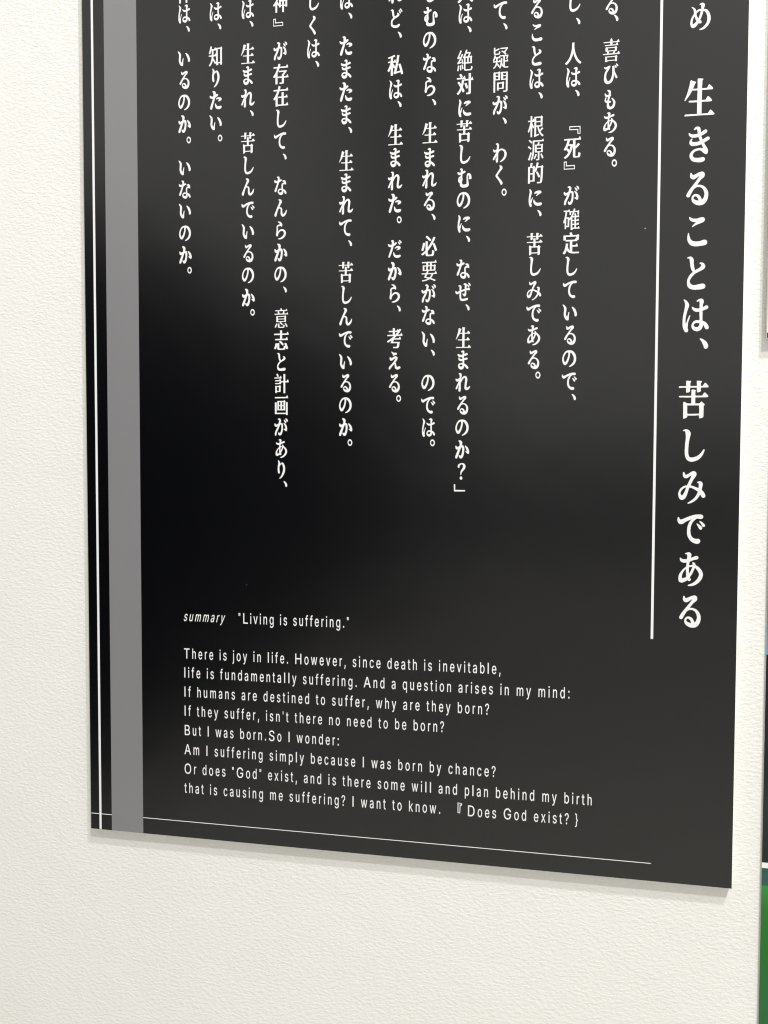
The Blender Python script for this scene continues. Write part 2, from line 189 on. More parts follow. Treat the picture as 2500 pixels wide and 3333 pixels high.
    "B苦": "-69 188 -66 188 -55 188 -47 187 -32 187 -29 186 -27 184 -25 181 -26 177 -32 169 -33 165 -33 138 -31 136 -28 135 24 136 26 137 26 140 26 155 25 162 25 184 26 187 27 188 34 187 47 187 51 185 68 184 71 182 71 179 70 176 64 169 62 164 62 138 63 134 69 134 76 134 79 138 95 163 98 164 103 164 106 163 111 158 130 134 131 131 130 122 128 121 126 120 64 120 63 118 62 116 62 86 61 83 58 79 50 74 35 72 30 72 28 74 28 83 26 90 26 116 25 119 21 120 -32 120 -34 118 -35 116 -35 86 -37 81 -44 74 -52 72 -63 72 -68 71 -70 72 -70 74 -70 116 -72 119 -76 120 -113 120 -121 118 -131 118 -133 119 -136 124 -137 128 -134 133 -131 135 -76 135 -72 136 -70 140 -70 184/-17 100 -8 101 18 95 18 92 14 83 14 80 14 44 14 41 16 40 71 39 76 40 78 42 90 66 92 68 100 70 105 67 109 61 122 47 130 37 130 33 130 28 128 26 124 24 114 22 18 22 15 21 14 20 14 -32 14 -35 15 -37 19 -38 51 -37 66 -21 69 -19 72 -21 85 -34 91 -39 100 -49 99 -52 91 -61 90 -64 89 -169 87 -173 79 -181 72 -183 55 -187 52 -184 51 -181 51 -160 50 -158 48 -156 26 -156 18 -158 -52 -158 -55 -159 -56 -169 -61 -176 -66 -181 -70 -183 -91 -188 -92 -187 -93 -184 -93 -92 -95 -82 -94 -25 -92 -23 -84 -21 -79 -23 -60 -35 -53 -37 -28 -38 -23 -37 -22 -35 -22 -32 -22 20 -23 21 -26 22 -82 22 -91 24 -128 24 -132 26 -135 32 -133 35 -128 39 -124 39 -28 39 -23 40 -22 44 -22 95 -21 98/-55 -55 -57 -56 -57 -59 -57 -119 -56 -128 -56 -138 -54 -140 -50 -141 37 -141 48 -139 50 -138 51 -133 51 -87 49 -78 49 -61 48 -58 43 -57 -45 -57",
    "Tし": "-127 270 -112 271 -97 268 -83 262 -66 251 -57 242 -48 227 -42 216 -39 199 -39 184 -42 167 -53 127 -64 59 -65 47 -67 39 -68 21 -70 13 -70 -21 -73 -33 -73 -127 -66 -159 -61 -173 -53 -187 -47 -193 -40 -196 -26 -200 -12 -200 20 -193 60 -179 89 -161 111 -142 137 -111 160 -78 171 -64 180 -64 185 -67 187 -70 187 -79 183 -93 169 -133 152 -167 130 -199 100 -228 88 -236 60 -251 20 -265 6 -268 -23 -271 -40 -268 -57 -262 -74 -253 -92 -239 -106 -219 -112 -207 -121 -181 -127 -153 -128 -133 -130 -124 -130 -64 -127 -47 -127 7 -125 19 -124 47 -122 56 -121 73 -119 81 -118 99 -116 110 -116 161 -118 173 -119 193 -125 224 -129 236 -134 240 -157 240 -163 244 -164 247 -163 252 -160 255",
    "Bし": "-72 162 -63 163 -55 161 -47 157 -37 151 -32 145 -27 136 -24 129 -22 119 -22 111 -24 100 -30 76 -36 35 -37 28 -38 23 -38 13 -39 8 -40 -13 -41 -20 -41 -76 -38 -95 -34 -104 -30 -112 -26 -116 -23 -118 -15 -120 -7 -120 11 -116 34 -108 50 -97 63 -85 77 -66 90 -47 97 -39 102 -38 105 -40 105 -42 106 -47 104 -56 95 -80 86 -100 73 -119 56 -137 50 -142 34 -150 11 -159 3 -161 -13 -163 -23 -161 -32 -157 -42 -152 -52 -144 -60 -131 -63 -124 -68 -109 -72 -92 -72 -80 -73 -75 -74 -39 -72 -28 -72 4 -70 11 -70 28 -69 33 -69 44 -67 49 -67 59 -65 66 -65 97 -67 104 -67 116 -70 135 -73 142 -76 144 -89 144 -92 146 -93 148 -92 151 -90 153",
    "Tみ": "7 270 25 271 37 268 45 263 54 254 60 246 64 236 64 210 54 184 28 147 13 124 -25 41 -26 34 -23 32 8 25 25 19 97 -10 100 -7 104 10 103 67 100 71 85 72 80 75 76 81 76 87 82 93 105 103 128 103 149 93 154 88 162 76 167 56 166 41 151 -39 152 -41 181 -70 189 -81 211 -127 212 -147 208 -157 197 -168 188 -171 168 -170 162 -167 153 -159 134 -123 131 -119 128 -119 109 -153 88 -182 72 -201 45 -226 22 -242 -18 -262 -46 -271 -66 -271 -69 -270 -72 -264 -69 -256 -55 -248 -15 -220 17 -194 42 -168 57 -147 77 -110 89 -76 89 -70 88 -67 77 -59 51 -41 2 -15 -32 -4 -38 -3 -43 -4 -50 -16 -58 -41 -83 -130 -97 -161 -111 -181 -126 -197 -146 -208 -160 -211 -169 -211 -189 -202 -200 -191 -205 -184 -212 -167 -219 -141 -222 -121 -222 -96 -212 -61 -200 -36 -190 -21 -173 -4 -146 16 -123 28 -109 31 -86 32 -83 34 -61 87 -31 150 -15 196 -15 199 -18 200 -20 199 -69 164 -86 155 -100 152 -118 155 -129 161 -138 167 -147 179 -152 190 -153 239 -152 248 -143 256 -134 256 -129 251 -126 244 -117 216 -112 212 -100 212 -89 215 -60 229 -29 253 -15 262/-103 -1 -118 -5 -140 -20 -163 -43 -178 -70 -185 -87 -185 -110 -178 -124 -169 -133 -163 -133 -158 -131 -145 -119 -123 -76 -114 -56 -98 -7 -98 -4 -100 -1",
    "Bみ": "4 162 14 163 21 161 26 158 30 153 34 147 36 141 36 126 31 111 16 88 7 75 -14 25 -15 21 -13 19 5 15 14 11 55 -6 57 -4 58 6 58 40 56 43 48 43 45 45 43 49 43 52 47 56 59 62 72 62 84 56 87 53 91 45 94 33 94 25 85 -23 86 -25 102 -42 107 -49 119 -76 120 -88 118 -94 111 -101 106 -103 95 -102 91 -100 86 -95 76 -74 74 -72 72 -71 61 -92 50 -109 41 -121 26 -135 13 -145 -10 -157 -26 -163 -37 -163 -39 -162 -41 -159 -39 -153 -31 -149 -8 -132 9 -116 24 -101 32 -88 44 -66 50 -45 50 -42 50 -40 44 -35 29 -25 1 -9 -18 -2 -21 -2 -24 -3 -28 -9 -33 -25 -47 -78 -55 -97 -63 -109 -71 -118 -83 -125 -91 -127 -96 -126 -107 -121 -113 -115 -116 -111 -120 -100 -124 -85 -125 -73 -125 -57 -120 -37 -113 -21 -108 -13 -98 -3 -83 10 -70 17 -62 19 -49 19 -47 20 -34 52 -18 90 -8 117 -8 119 -10 120 -12 119 -39 98 -49 93 -57 91 -66 93 -73 97 -78 100 -83 107 -86 114 -87 143 -86 149 -81 154 -76 153 -73 150 -71 147 -66 129 -63 127 -57 127 -50 129 -34 138 -16 152 -8 157/-58 -1 -66 -3 -79 -12 -92 -26 -101 -42 -104 -52 -104 -66 -101 -75 -96 -80 -92 -80 -89 -78 -82 -71 -69 -45 -65 -33 -56 -4 -55 -3 -56 -1",
    "Tで": "91 244 99 246 147 246 167 239 177 230 182 221 185 210 182 196 173 180 156 172 130 172 121 174 107 175 99 177 81 178 70 166 50 151 29 130 15 110 7 94 -8 50 -14 19 -14 1 -17 -7 -17 -47 -14 -59 -14 -70 -8 -96 4 -121 12 -133 19 -140 30 -148 56 -160 76 -163 87 -163 99 -160 113 -161 121 -164 131 -170 139 -181 143 -190 143 -207 142 -213 136 -224 127 -234 116 -241 101 -246 79 -245 47 -236 33 -230 19 -222 -7 -203 -26 -184 -42 -161 -59 -127 -68 -96 -69 -79 -71 -67 -71 -19 -69 -7 -68 19 -62 53 -53 81 -39 113 -26 133 -3 156 0 161 -7 162 -21 156 -87 125 -136 89 -147 84 -159 80 -181 81 -193 85 -204 92 -211 99 -219 110 -225 127 -228 144 -228 164 -226 173 -225 187 -221 193 -216 197 -210 197 -204 193 -187 161 -179 157 -170 157 -130 172 -50 208 13 231 47 240 64 243/127 136 133 136 141 133 159 126 170 119 187 104 208 81 216 67 217 61 213 50 207 43 193 38 181 41 173 47 167 56 148 93 124 124 123 130/81 93 84 95 90 95 121 76 150 54 166 39 171 27 171 13 168 4 161 -3 153 -8 144 -8 130 -2 123 4 96 56 81 81 78 87",
    "Bで": "52 147 56 147 83 147 94 143 100 138 103 133 104 126 103 117 98 108 88 103 73 103 69 104 61 105 56 106 46 107 40 100 28 91 16 78 9 66 4 56 -4 30 -8 11 -8 1 -10 -4 -10 -28 -8 -35 -8 -42 -4 -57 2 -73 7 -80 11 -84 17 -89 32 -96 43 -98 49 -98 56 -96 64 -97 69 -98 74 -102 79 -109 81 -114 81 -124 80 -128 77 -135 72 -140 66 -145 57 -147 44 -147 27 -142 19 -138 11 -133 -4 -122 -14 -111 -24 -97 -33 -76 -38 -57 -39 -47 -40 -40 -40 -11 -39 -4 -39 11 -35 32 -30 49 -22 68 -14 80 -2 93 0 97 -4 97 -12 94 -49 75 -77 54 -83 50 -90 48 -102 49 -109 51 -115 55 -119 59 -124 66 -127 76 -129 87 -129 99 -128 104 -127 112 -125 116 -122 118 -119 118 -115 116 -106 97 -101 94 -96 94 -73 103 -28 125 7 138 27 144 36 146/72 81 75 82 80 80 90 76 96 72 106 63 118 49 122 40 123 37 121 30 117 26 109 23 103 25 98 28 94 33 84 56 70 75 70 78/46 56 48 57 51 57 69 46 85 32 94 23 97 16 97 8 95 3 91 -2 86 -5 82 -5 73 -1 70 3 54 33 46 49 44 52",
    "Bて": "51 147 55 147 82 147 94 143 99 138 102 133 103 126 102 117 97 108 87 103 73 103 68 104 60 105 55 106 46 107 39 100 28 91 16 78 9 66 4 56 -4 30 -8 11 -8 1 -9 -4 -10 -28 -8 -35 -8 -42 -4 -57 2 -73 7 -80 10 -84 17 -89 31 -96 42 -98 49 -98 55 -96 63 -97 68 -98 73 -102 78 -109 80 -114 80 -124 80 -128 76 -135 71 -140 65 -145 57 -147 44 -147 26 -142 18 -138 10 -133 -4 -122 -14 -111 -23 -97 -33 -76 -38 -57 -38 -47 -40 -40 -40 -11 -38 -4 -38 11 -35 32 -30 49 -22 68 -14 80 -2 93 0 97 -4 97 -12 94 -49 75 -76 54 -82 50 -89 48 -102 49 -108 51 -114 55 -118 59 -123 66 -126 76 -128 87 -128 99 -126 104 -126 112 -124 116 -121 118 -118 118 -114 116 -105 97 -100 94 -95 94 -73 103 -28 125 7 138 26 144 36 146",
    "Tあ": "-48 283 -41 284 -27 283 -9 274 0 263 5 248 6 234 5 226 -2 200 -1 194 11 196 65 220 88 227 102 223 111 218 117 208 120 197 114 180 108 173 102 169 91 165 45 155 28 149 -19 126 -22 120 -25 106 -29 68 -28 66 -24 65 25 74 28 77 29 86 20 108 22 114 25 117 45 115 59 109 65 104 69 97 74 83 76 71 79 68 91 63 123 43 156 9 171 -12 186 -40 195 -69 195 -106 185 -140 177 -160 165 -180 143 -209 128 -224 111 -239 79 -261 62 -269 36 -278 2 -284 -38 -283 -44 -277 -44 -268 -35 -261 -18 -255 36 -229 65 -207 92 -177 114 -146 125 -120 132 -97 132 -74 120 -43 99 -11 78 17 71 24 68 24 65 23 31 -60 16 -90 -10 -129 -12 -134 -11 -140 3 -172 3 -180 -6 -194 -18 -201 -27 -201 -41 -195 -48 -186 -52 -185 -78 -204 -115 -222 -129 -227 -147 -229 -164 -226 -178 -219 -187 -209 -193 -197 -196 -186 -196 -126 -189 -96 -176 -69 -139 -17 -113 11 -75 43 -73 68 -71 77 -71 94 -68 103 -69 108 -72 111 -89 110 -98 107 -115 107 -141 114 -156 123 -164 130 -176 148 -179 163 -179 188 -175 192 -169 192 -161 186 -149 174 -132 167 -75 167 -67 169 -63 174 -62 188 -60 197 -60 237 -63 246 -67 249 -92 251 -95 254 -96 260 -93 266 -89 269 -67 278/13 40 -21 35 -29 31 -30 28 -31 -40 -27 -71 -24 -71 -17 -60 5 -16 17 14 24 37 22 40/-81 0 -94 -12 -113 -37 -130 -72 -136 -89 -142 -117 -142 -146 -141 -150 -138 -152 -129 -153 -115 -150 -87 -141 -75 -134 -72 -129 -74 -117 -74 -66 -76 -46 -77 -6 -78 0",
    "Bあ": "-27 170 -23 170 -15 170 -5 164 0 158 3 149 4 140 3 135 -1 120 0 116 6 118 37 132 50 136 58 134 62 131 66 125 68 118 64 108 61 104 58 102 51 99 25 93 16 89 -10 75 -12 72 -14 63 -17 41 -16 39 -13 39 14 44 16 46 16 51 11 65 12 68 14 70 25 69 33 65 37 62 39 58 42 50 43 43 44 41 51 38 69 26 88 6 97 -7 105 -24 110 -41 110 -64 105 -84 100 -96 94 -108 81 -125 72 -135 62 -143 45 -156 35 -162 21 -167 1 -170 -21 -170 -25 -166 -25 -161 -20 -157 -10 -153 21 -138 37 -124 52 -106 64 -88 71 -72 74 -58 74 -45 68 -26 56 -6 44 10 40 14 38 15 37 14 18 -36 9 -54 -6 -77 -7 -81 -6 -84 2 -103 1 -108 -3 -117 -10 -120 -15 -121 -23 -117 -27 -112 -30 -111 -44 -122 -65 -133 -73 -136 -83 -137 -92 -136 -101 -131 -106 -125 -109 -118 -111 -112 -111 -76 -107 -58 -99 -41 -79 -10 -64 7 -42 26 -41 41 -40 46 -40 56 -39 62 -39 65 -41 67 -50 66 -55 64 -65 64 -80 68 -88 74 -92 78 -99 89 -101 98 -101 113 -99 115 -96 115 -91 111 -84 104 -75 100 -42 100 -38 102 -35 104 -35 113 -34 118 -34 142 -36 147 -38 149 -52 151 -54 152 -54 156 -53 159 -50 161 -38 167/8 24 -12 21 -16 19 -17 17 -17 -24 -15 -42 -13 -42 -10 -36 3 -9 10 8 13 22 12 24/-46 0 -53 -7 -64 -22 -73 -43 -77 -53 -80 -70 -80 -88 -80 -90 -78 -92 -73 -92 -65 -90 -49 -84 -42 -80 -40 -77 -42 -70 -42 -40 -43 -28 -43 -4 -44 0",
    "Bい": "-123 135 -119 136 -116 135 -109 129 -89 113 -78 101 -70 88 -68 81 -66 72 -65 55 -66 49 -66 35 -67 31 -67 22 -69 18 -69 6 -72 -11 -74 -21 -74 -34 -72 -42 -70 -49 -63 -61 -52 -71 -51 -72 -49 -71 -45 -51 -38 -25 -30 2 -27 5 -22 6 -19 4 -16 -1 -17 -12 -21 -34 -22 -39 -23 -44 -23 -52 -24 -58 -24 -99 -26 -106 -25 -114 -25 -119 -26 -125 -29 -130 -35 -134 -39 -135 -45 -136 -49 -134 -55 -134 -61 -132 -69 -127 -77 -119 -87 -105 -97 -85 -105 -61 -109 -46 -109 -39 -110 -35 -110 -22 -109 -15 -109 -6 -107 -2 -107 12 -106 18 -106 35 -104 42 -105 69 -106 78 -109 86 -128 124 -129 128 -128 131 -125 134/28 94 35 94 39 92 63 74 72 66 79 58 85 49 95 29 108 -9 111 -25 111 -34 108 -54 106 -61 102 -67 95 -71 86 -71 83 -71 76 -67 73 -64 72 -61 70 -54 70 -45 71 -39 71 -32 69 -24 64 -6 51 25 44 41 23 81 23 85 23 89",
    "Bの": "-21 141 -17 141 5 141 28 137 33 135 47 128 60 118 68 111 79 96 87 84 95 68 101 51 104 39 108 16 107 -15 106 -19 106 -26 103 -42 94 -68 90 -76 83 -88 75 -97 60 -112 44 -124 28 -131 -2 -141 -6 -141 -11 -138 -12 -134 -12 -131 -11 -128 -6 -124 23 -103 36 -89 47 -75 53 -66 59 -55 63 -42 67 -22 68 -14 69 -6 68 1 67 11 64 25 59 42 54 52 44 71 33 86 28 92 21 97 13 101 8 102 6 101 6 81 5 75 5 65 3 61 3 55 1 44 -1 31 -11 -12 -23 -45 -36 -72 -47 -91 -58 -102 -63 -105 -72 -108 -80 -109 -90 -105 -99 -99 -108 -86 -118 -65 -124 -42 -127 -22 -127 1 -125 5 -125 12 -124 21 -119 39 -113 56 -107 71 -92 99 -78 116 -75 120 -63 128 -55 132 -43 137 -29 140/-32 107 -40 105 -52 101 -57 97 -67 88 -75 76 -85 58 -89 48 -95 31 -98 18 -98 12 -99 8 -99 -22 -98 -29 -93 -41 -85 -54 -79 -60 -77 -60 -76 -59 -70 -53 -60 -38 -51 -24 -44 -9 -36 15 -28 45 -24 72 -24 88 -25 94 -26 105 -27 107",
    "Bか": "-62 159 -57 160 -50 158 -37 156 -31 154 -22 150 -15 144 -11 138 -6 129 -3 114 -3 106 -4 102 -5 96 -9 74 -8 72 3 71 16 65 22 60 28 49 31 41 32 32 33 22 34 18 34 -16 33 -22 32 -31 31 -35 28 -61 26 -74 25 -79 21 -101 11 -129 6 -138 1 -146 -6 -154 -12 -157 -20 -160 -34 -160 -41 -157 -47 -152 -51 -146 -56 -138 -64 -112 -64 -108 -64 -105 -60 -101 -54 -100 -50 -102 -34 -111 -31 -111 -29 -109 -22 -99 -18 -91 -11 -69 -5 -44 -4 -38 -3 -32 -3 4 -6 21 -8 28 -10 32 -15 33 -22 32 -24 29 -36 -1 -76 -116 -86 -139 -95 -156 -102 -160 -111 -160 -120 -156 -124 -150 -126 -138 -126 -126 -118 -102 -81 -12 -78 -4 -80 -2 -88 -4 -98 -4 -108 0 -116 8 -118 12 -123 28 -123 34 -124 39 -124 56 -122 61 -119 64 -114 64 -110 63 -106 61 -96 44 -94 42 -91 41 -57 55 -53 58 -49 69 -48 79 -47 92 -49 98 -49 104 -52 118 -53 121 -68 142 -70 148 -70 151 -68 154 -65 157/50 65 55 66 58 64 79 47 93 33 101 22 109 4 115 -14 120 -36 120 -59 118 -66 115 -73 110 -77 105 -80 96 -80 89 -76 65 -52 57 -45 53 -39 53 -36 55 -34 56 -32 59 -31 65 -32 76 -37 77 -36 78 -35 74 -19 64 11 58 25 45 54 44 58 45 61 47 64",
    "Bり": "-61 169 -56 170 -52 167 -34 144 -30 136 -26 126 -24 119 -22 109 -23 101 -22 101 -12 114 -9 116 1 124 7 127 13 128 18 128 26 126 33 122 39 116 47 105 53 95 64 68 69 49 69 44 70 39 71 29 72 25 72 1 71 -4 70 -15 67 -35 64 -46 59 -64 44 -94 34 -111 16 -137 7 -146 -6 -155 -29 -170 -34 -169 -37 -167 -39 -164 -39 -159 -33 -150 -17 -131 -7 -115 9 -82 17 -61 23 -44 29 -19 30 -11 31 -1 32 4 32 12 31 21 30 32 26 56 23 69 17 86 14 95 11 99 8 100 0 95 -20 76 -29 72 -30 68 -36 42 -37 36 -38 32 -38 22 -37 15 -36 2 -35 -2 -34 -24 -28 -52 -29 -61 -31 -66 -35 -71 -37 -72 -43 -74 -50 -74 -56 -72 -62 -66 -65 -59 -71 -28 -71 -12 -72 -5 -72 31 -71 38 -71 48 -61 102 -60 118 -61 131 -65 151 -66 162 -64 167",
    "Bた": "-60 165 -57 166 -36 166 -24 162 -16 157 -10 149 -7 144 -5 138 -3 128 -3 114 -5 106 -4 99 -3 99 7 107 14 111 27 111 33 108 38 104 41 96 41 88 38 81 32 74 3 52 -16 41 -17 39 -30 -5 -47 -58 -57 -91 -65 -121 -72 -142 -78 -154 -83 -161 -87 -164 -93 -166 -96 -166 -103 -163 -109 -156 -113 -139 -112 -125 -110 -118 -97 -79 -84 -44 -67 2 -59 28 -61 30 -78 30 -93 33 -101 37 -108 41 -114 48 -120 61 -122 82 -120 85 -117 88 -111 88 -105 85 -93 75 -88 73 -73 70 -58 70 -51 73 -49 78 -49 88 -48 94 -48 129 -51 135 -63 145 -67 152 -68 155 -66 160 -64 162/41 49 44 50 59 50 69 48 84 44 97 37 106 28 109 22 111 15 111 9 109 4 108 -1 104 -6 94 -14 89 -17 56 -27 50 -27 47 -26 46 -24 44 -19 45 -16 50 -9 61 4 61 6 52 14 43 18 37 18 16 12 12 12 7 13 5 15 2 21 3 24 5 28 14 35 29 45/-12 -58 -7 -59 -3 -62 7 -86 12 -95 22 -104 28 -108 34 -110 54 -110 60 -109 72 -108 89 -105 96 -106 102 -109 105 -112 109 -118 111 -125 111 -128 109 -135 106 -139 101 -146 92 -156 82 -161 76 -163 62 -164 50 -164 44 -163 37 -163 20 -158 12 -154 3 -147 -4 -138 -10 -126 -17 -102 -18 -89 -19 -84 -19 -65 -17 -60 -16 -59",
    "Bな": "-67 165 -64 166 -46 166 -39 164 -31 158 -25 151 -22 139 -21 126 -24 112 -24 107 -21 107 -5 114 1 115 6 114 11 111 14 108 17 102 17 96 15 90 8 84 -12 72 -32 62 -35 59 -42 35 -68 -41 -76 -71 -80 -84 -86 -95 -95 -106 -101 -110 -105 -110 -109 -110 -112 -109 -116 -105 -118 -99 -119 -88 -118 -76 -114 -64 -96 -25 -86 1 -76 29 -70 51 -72 52 -76 51 -98 52 -108 55 -114 59 -121 68 -124 76 -124 102 -122 106 -121 108 -118 108 -114 108 -99 94 -94 90 -75 90 -71 91 -65 92 -60 94 -59 96 -58 102 -57 106 -57 135 -59 139 -70 148 -73 154 -72 159/50 94 54 94 62 94 74 91 79 88 84 85 89 79 94 69 97 59 98 49 99 39 100 32 97 21 94 17 91 16 86 16 81 18 71 23 58 20 44 20 41 18 39 9 38 -2 37 -8 37 -18 43 -61 45 -63 58 -68 69 -73 81 -82 84 -85 93 -98 98 -108 104 -122 106 -128 106 -139 101 -149 97 -152 94 -154 91 -154 84 -151 75 -139 65 -122 55 -106 48 -98 46 -98 46 -102 46 -125 44 -134 41 -144 36 -152 31 -157 25 -161 14 -165 -6 -166 -18 -162 -31 -155 -41 -147 -49 -137 -57 -124 -60 -114 -60 -94 -57 -85 -50 -72 -35 -58 -26 -53 -19 -52 -4 -52 2 -53 11 -53 13 -52 13 -2 14 6 14 18 18 29 20 35 25 41 38 48 52 52 55 54 55 55 53 59 46 66 32 78 30 81 30 86 32 89 35 92/-16 -76 -21 -78 -25 -81 -35 -91 -37 -94 -37 -98 -37 -102 -35 -105 -31 -111 -24 -115 -5 -120 5 -120 10 -115 17 -102 18 -95 16 -82 14 -79 6 -77 -2 -77 -8 -76",
    "Bん": "-40 156 -36 157 -16 157 -6 153 4 147 9 142 13 136 17 128 19 120 19 108 17 100 14 93 10 85 -8 58 -28 18 -27 16 -25 15 -12 15 -5 14 4 9 14 1 20 -8 24 -18 26 -28 26 -65 27 -71 27 -80 29 -84 29 -90 32 -100 38 -110 41 -113 45 -112 56 -105 66 -97 83 -74 98 -44 101 -39 104 -38 108 -38 110 -40 112 -42 112 -52 110 -57 109 -75 107 -84 101 -102 94 -117 87 -127 70 -144 61 -150 48 -156 38 -157 31 -156 21 -151 10 -140 6 -135 1 -124 -4 -112 -5 -102 -5 -54 -4 -47 -4 -27 -6 -20 -9 -14 -15 -8 -18 -6 -26 -6 -36 -11 -42 -15 -47 -21 -54 -35 -61 -52 -66 -70 -76 -108 -82 -128 -86 -140 -89 -146 -95 -150 -99 -151 -106 -151 -110 -150 -116 -146 -121 -135 -123 -128 -123 -118 -121 -110 -118 -101 -92 -41 -69 13 -62 29 -45 63 -32 95 -27 108 -26 115 -26 120 -26 123 -27 129 -32 134 -42 141 -45 145 -46 148 -45 152",
    "Bら": "-55 160 -48 161 -43 159 -30 159 -22 157 -12 153 1 144 12 132 18 123 21 117 25 106 25 81 24 77 22 73 18 70 14 68 8 68 4 70 0 73 -3 78 -5 79 -10 78 -30 79 -40 78 -43 77 -49 74 -55 68 -57 63 -57 50 -57 21 -57 10 -57 -20 -56 -24 -55 -24 -53 -22 -43 -8 -35 1 -26 9 -19 13 -8 17 4 21 14 22 28 22 37 20 45 17 54 13 67 4 73 -1 81 -10 89 -23 91 -30 95 -44 95 -61 93 -71 88 -86 84 -96 77 -109 65 -124 51 -136 34 -147 14 -155 -12 -161 -29 -161 -49 -156 -52 -154 -53 -151 -53 -146 -49 -141 -28 -137 -19 -135 0 -126 17 -116 34 -101 46 -87 51 -76 54 -69 56 -61 56 -47 54 -40 50 -31 45 -24 37 -16 30 -11 27 -10 17 -8 0 -11 -16 -18 -23 -24 -34 -34 -39 -41 -45 -51 -55 -74 -55 -91 -57 -96 -60 -100 -65 -103 -70 -105 -79 -103 -87 -96 -91 -90 -94 -80 -94 -69 -91 -50 -87 -31 -87 -26 -85 -21 -85 -13 -84 -9 -84 4 -83 10 -82 26 -81 31 -82 39 -82 69 -81 76 -78 81 -73 88 -68 93 -59 99 -45 105 -38 106 -22 108 -20 110 -26 126 -31 134 -36 138 -53 145 -58 149 -60 151 -60 154 -58 157",
    "Bま": "-6 165 2 166 10 162 17 158 22 149 25 139 25 124 21 109 20 102 23 102 55 118 63 120 67 120 75 116 80 111 83 105 84 98 82 92 79 88 76 85 70 82 22 67 19 65 18 59 19 56 18 52 19 42 19 32 20 29 22 28 27 29 60 40 66 40 69 40 74 37 79 32 82 26 82 18 79 12 74 8 67 5 42 0 23 -6 20 -8 20 -12 21 -19 21 -42 22 -48 22 -59 23 -62 43 -73 60 -86 75 -101 87 -116 93 -125 95 -131 95 -142 92 -148 89 -151 86 -154 82 -155 74 -155 67 -151 58 -142 39 -116 26 -103 24 -104 24 -105 20 -121 16 -134 13 -139 5 -151 -3 -157 -11 -161 -20 -164 -30 -166 -36 -166 -46 -164 -56 -160 -64 -154 -73 -144 -82 -126 -84 -118 -86 -108 -86 -88 -82 -76 -76 -68 -66 -60 -58 -57 -41 -52 -21 -51 -16 -53 -8 -53 -7 -52 -6 -51 -8 -41 -8 -22 -10 -19 -36 -19 -47 -17 -56 -14 -64 -10 -70 -6 -73 -3 -77 4 -79 11 -79 39 -79 42 -77 44 -74 46 -71 46 -67 45 -62 39 -56 26 -53 22 -50 20 -38 17 -14 17 -11 19 -10 21 -11 49 -11 52 -13 52 -24 50 -50 50 -58 52 -74 58 -81 63 -88 69 -90 74 -95 88 -96 102 -95 105 -93 106 -88 107 -68 98 -43 90 -34 89 -24 89 -12 91 -11 92 -9 96 -9 108 -4 126 -4 131 -6 133 -7 134 -20 131 -24 132 -28 133 -33 138 -33 146 -30 151 -18 160/-38 -78 -48 -80 -56 -85 -59 -88 -60 -92 -60 -99 -57 -104 -44 -112 -38 -114 -27 -114 -23 -111 -14 -102 -10 -94 -8 -86 -8 -84 -10 -82 -20 -79 -30 -77",
    "Bむ": "-53 165 -44 166 -38 164 -34 161 -29 155 -25 148 -23 139 -23 129 -25 124 -25 112 -24 111 -21 112 2 122 9 123 15 121 20 116 22 112 24 106 21 98 16 92 -28 69 -30 66 -31 62 -32 52 -33 46 -33 14 -29 -12 -29 -36 -34 -55 -40 -69 -40 -75 -36 -94 -31 -102 -27 -106 -17 -111 -4 -113 2 -112 16 -111 32 -108 38 -107 40 -104 42 -92 43 -85 44 -79 44 -31 43 -25 42 12 44 21 44 36 47 51 50 59 54 68 61 75 66 78 75 80 83 78 93 74 103 67 112 58 119 46 123 35 128 11 128 -8 126 -15 122 -22 115 -27 110 -28 100 -28 95 -27 87 -22 83 -18 80 -14 80 -4 82 0 86 5 87 6 85 15 82 28 79 38 75 44 73 44 71 42 68 32 68 24 67 19 67 1 68 -5 68 -19 70 -24 71 -42 77 -75 77 -85 81 -106 81 -124 78 -134 70 -145 62 -151 46 -158 28 -163 22 -163 18 -164 5 -164 -1 -166 -8 -166 -14 -164 -22 -164 -35 -161 -51 -154 -60 -146 -67 -138 -70 -132 -73 -124 -73 -104 -71 -92 -71 -90 -72 -88 -78 -86 -84 -82 -90 -76 -99 -64 -103 -52 -105 -41 -105 -24 -103 -19 -103 -12 -98 2 -91 16 -82 26 -74 30 -64 30 -62 31 -60 46 -60 54 -61 55 -62 56 -71 54 -88 54 -97 58 -105 63 -110 69 -114 78 -115 86 -116 91 -116 101 -114 104 -110 106 -105 105 -90 98 -74 94 -67 94 -61 96 -60 98 -59 101 -59 136 -61 139 -68 142 -71 145 -73 149 -73 154 -72 156 -68 160 -64 161/-70 8 -71 6 -76 -2 -77 -9 -78 -14 -77 -19 -76 -28 -71 -39 -70 -40 -68 -38 -68 -35 -67 -6 -66 -1 -64 2 -63 6 -64 8",
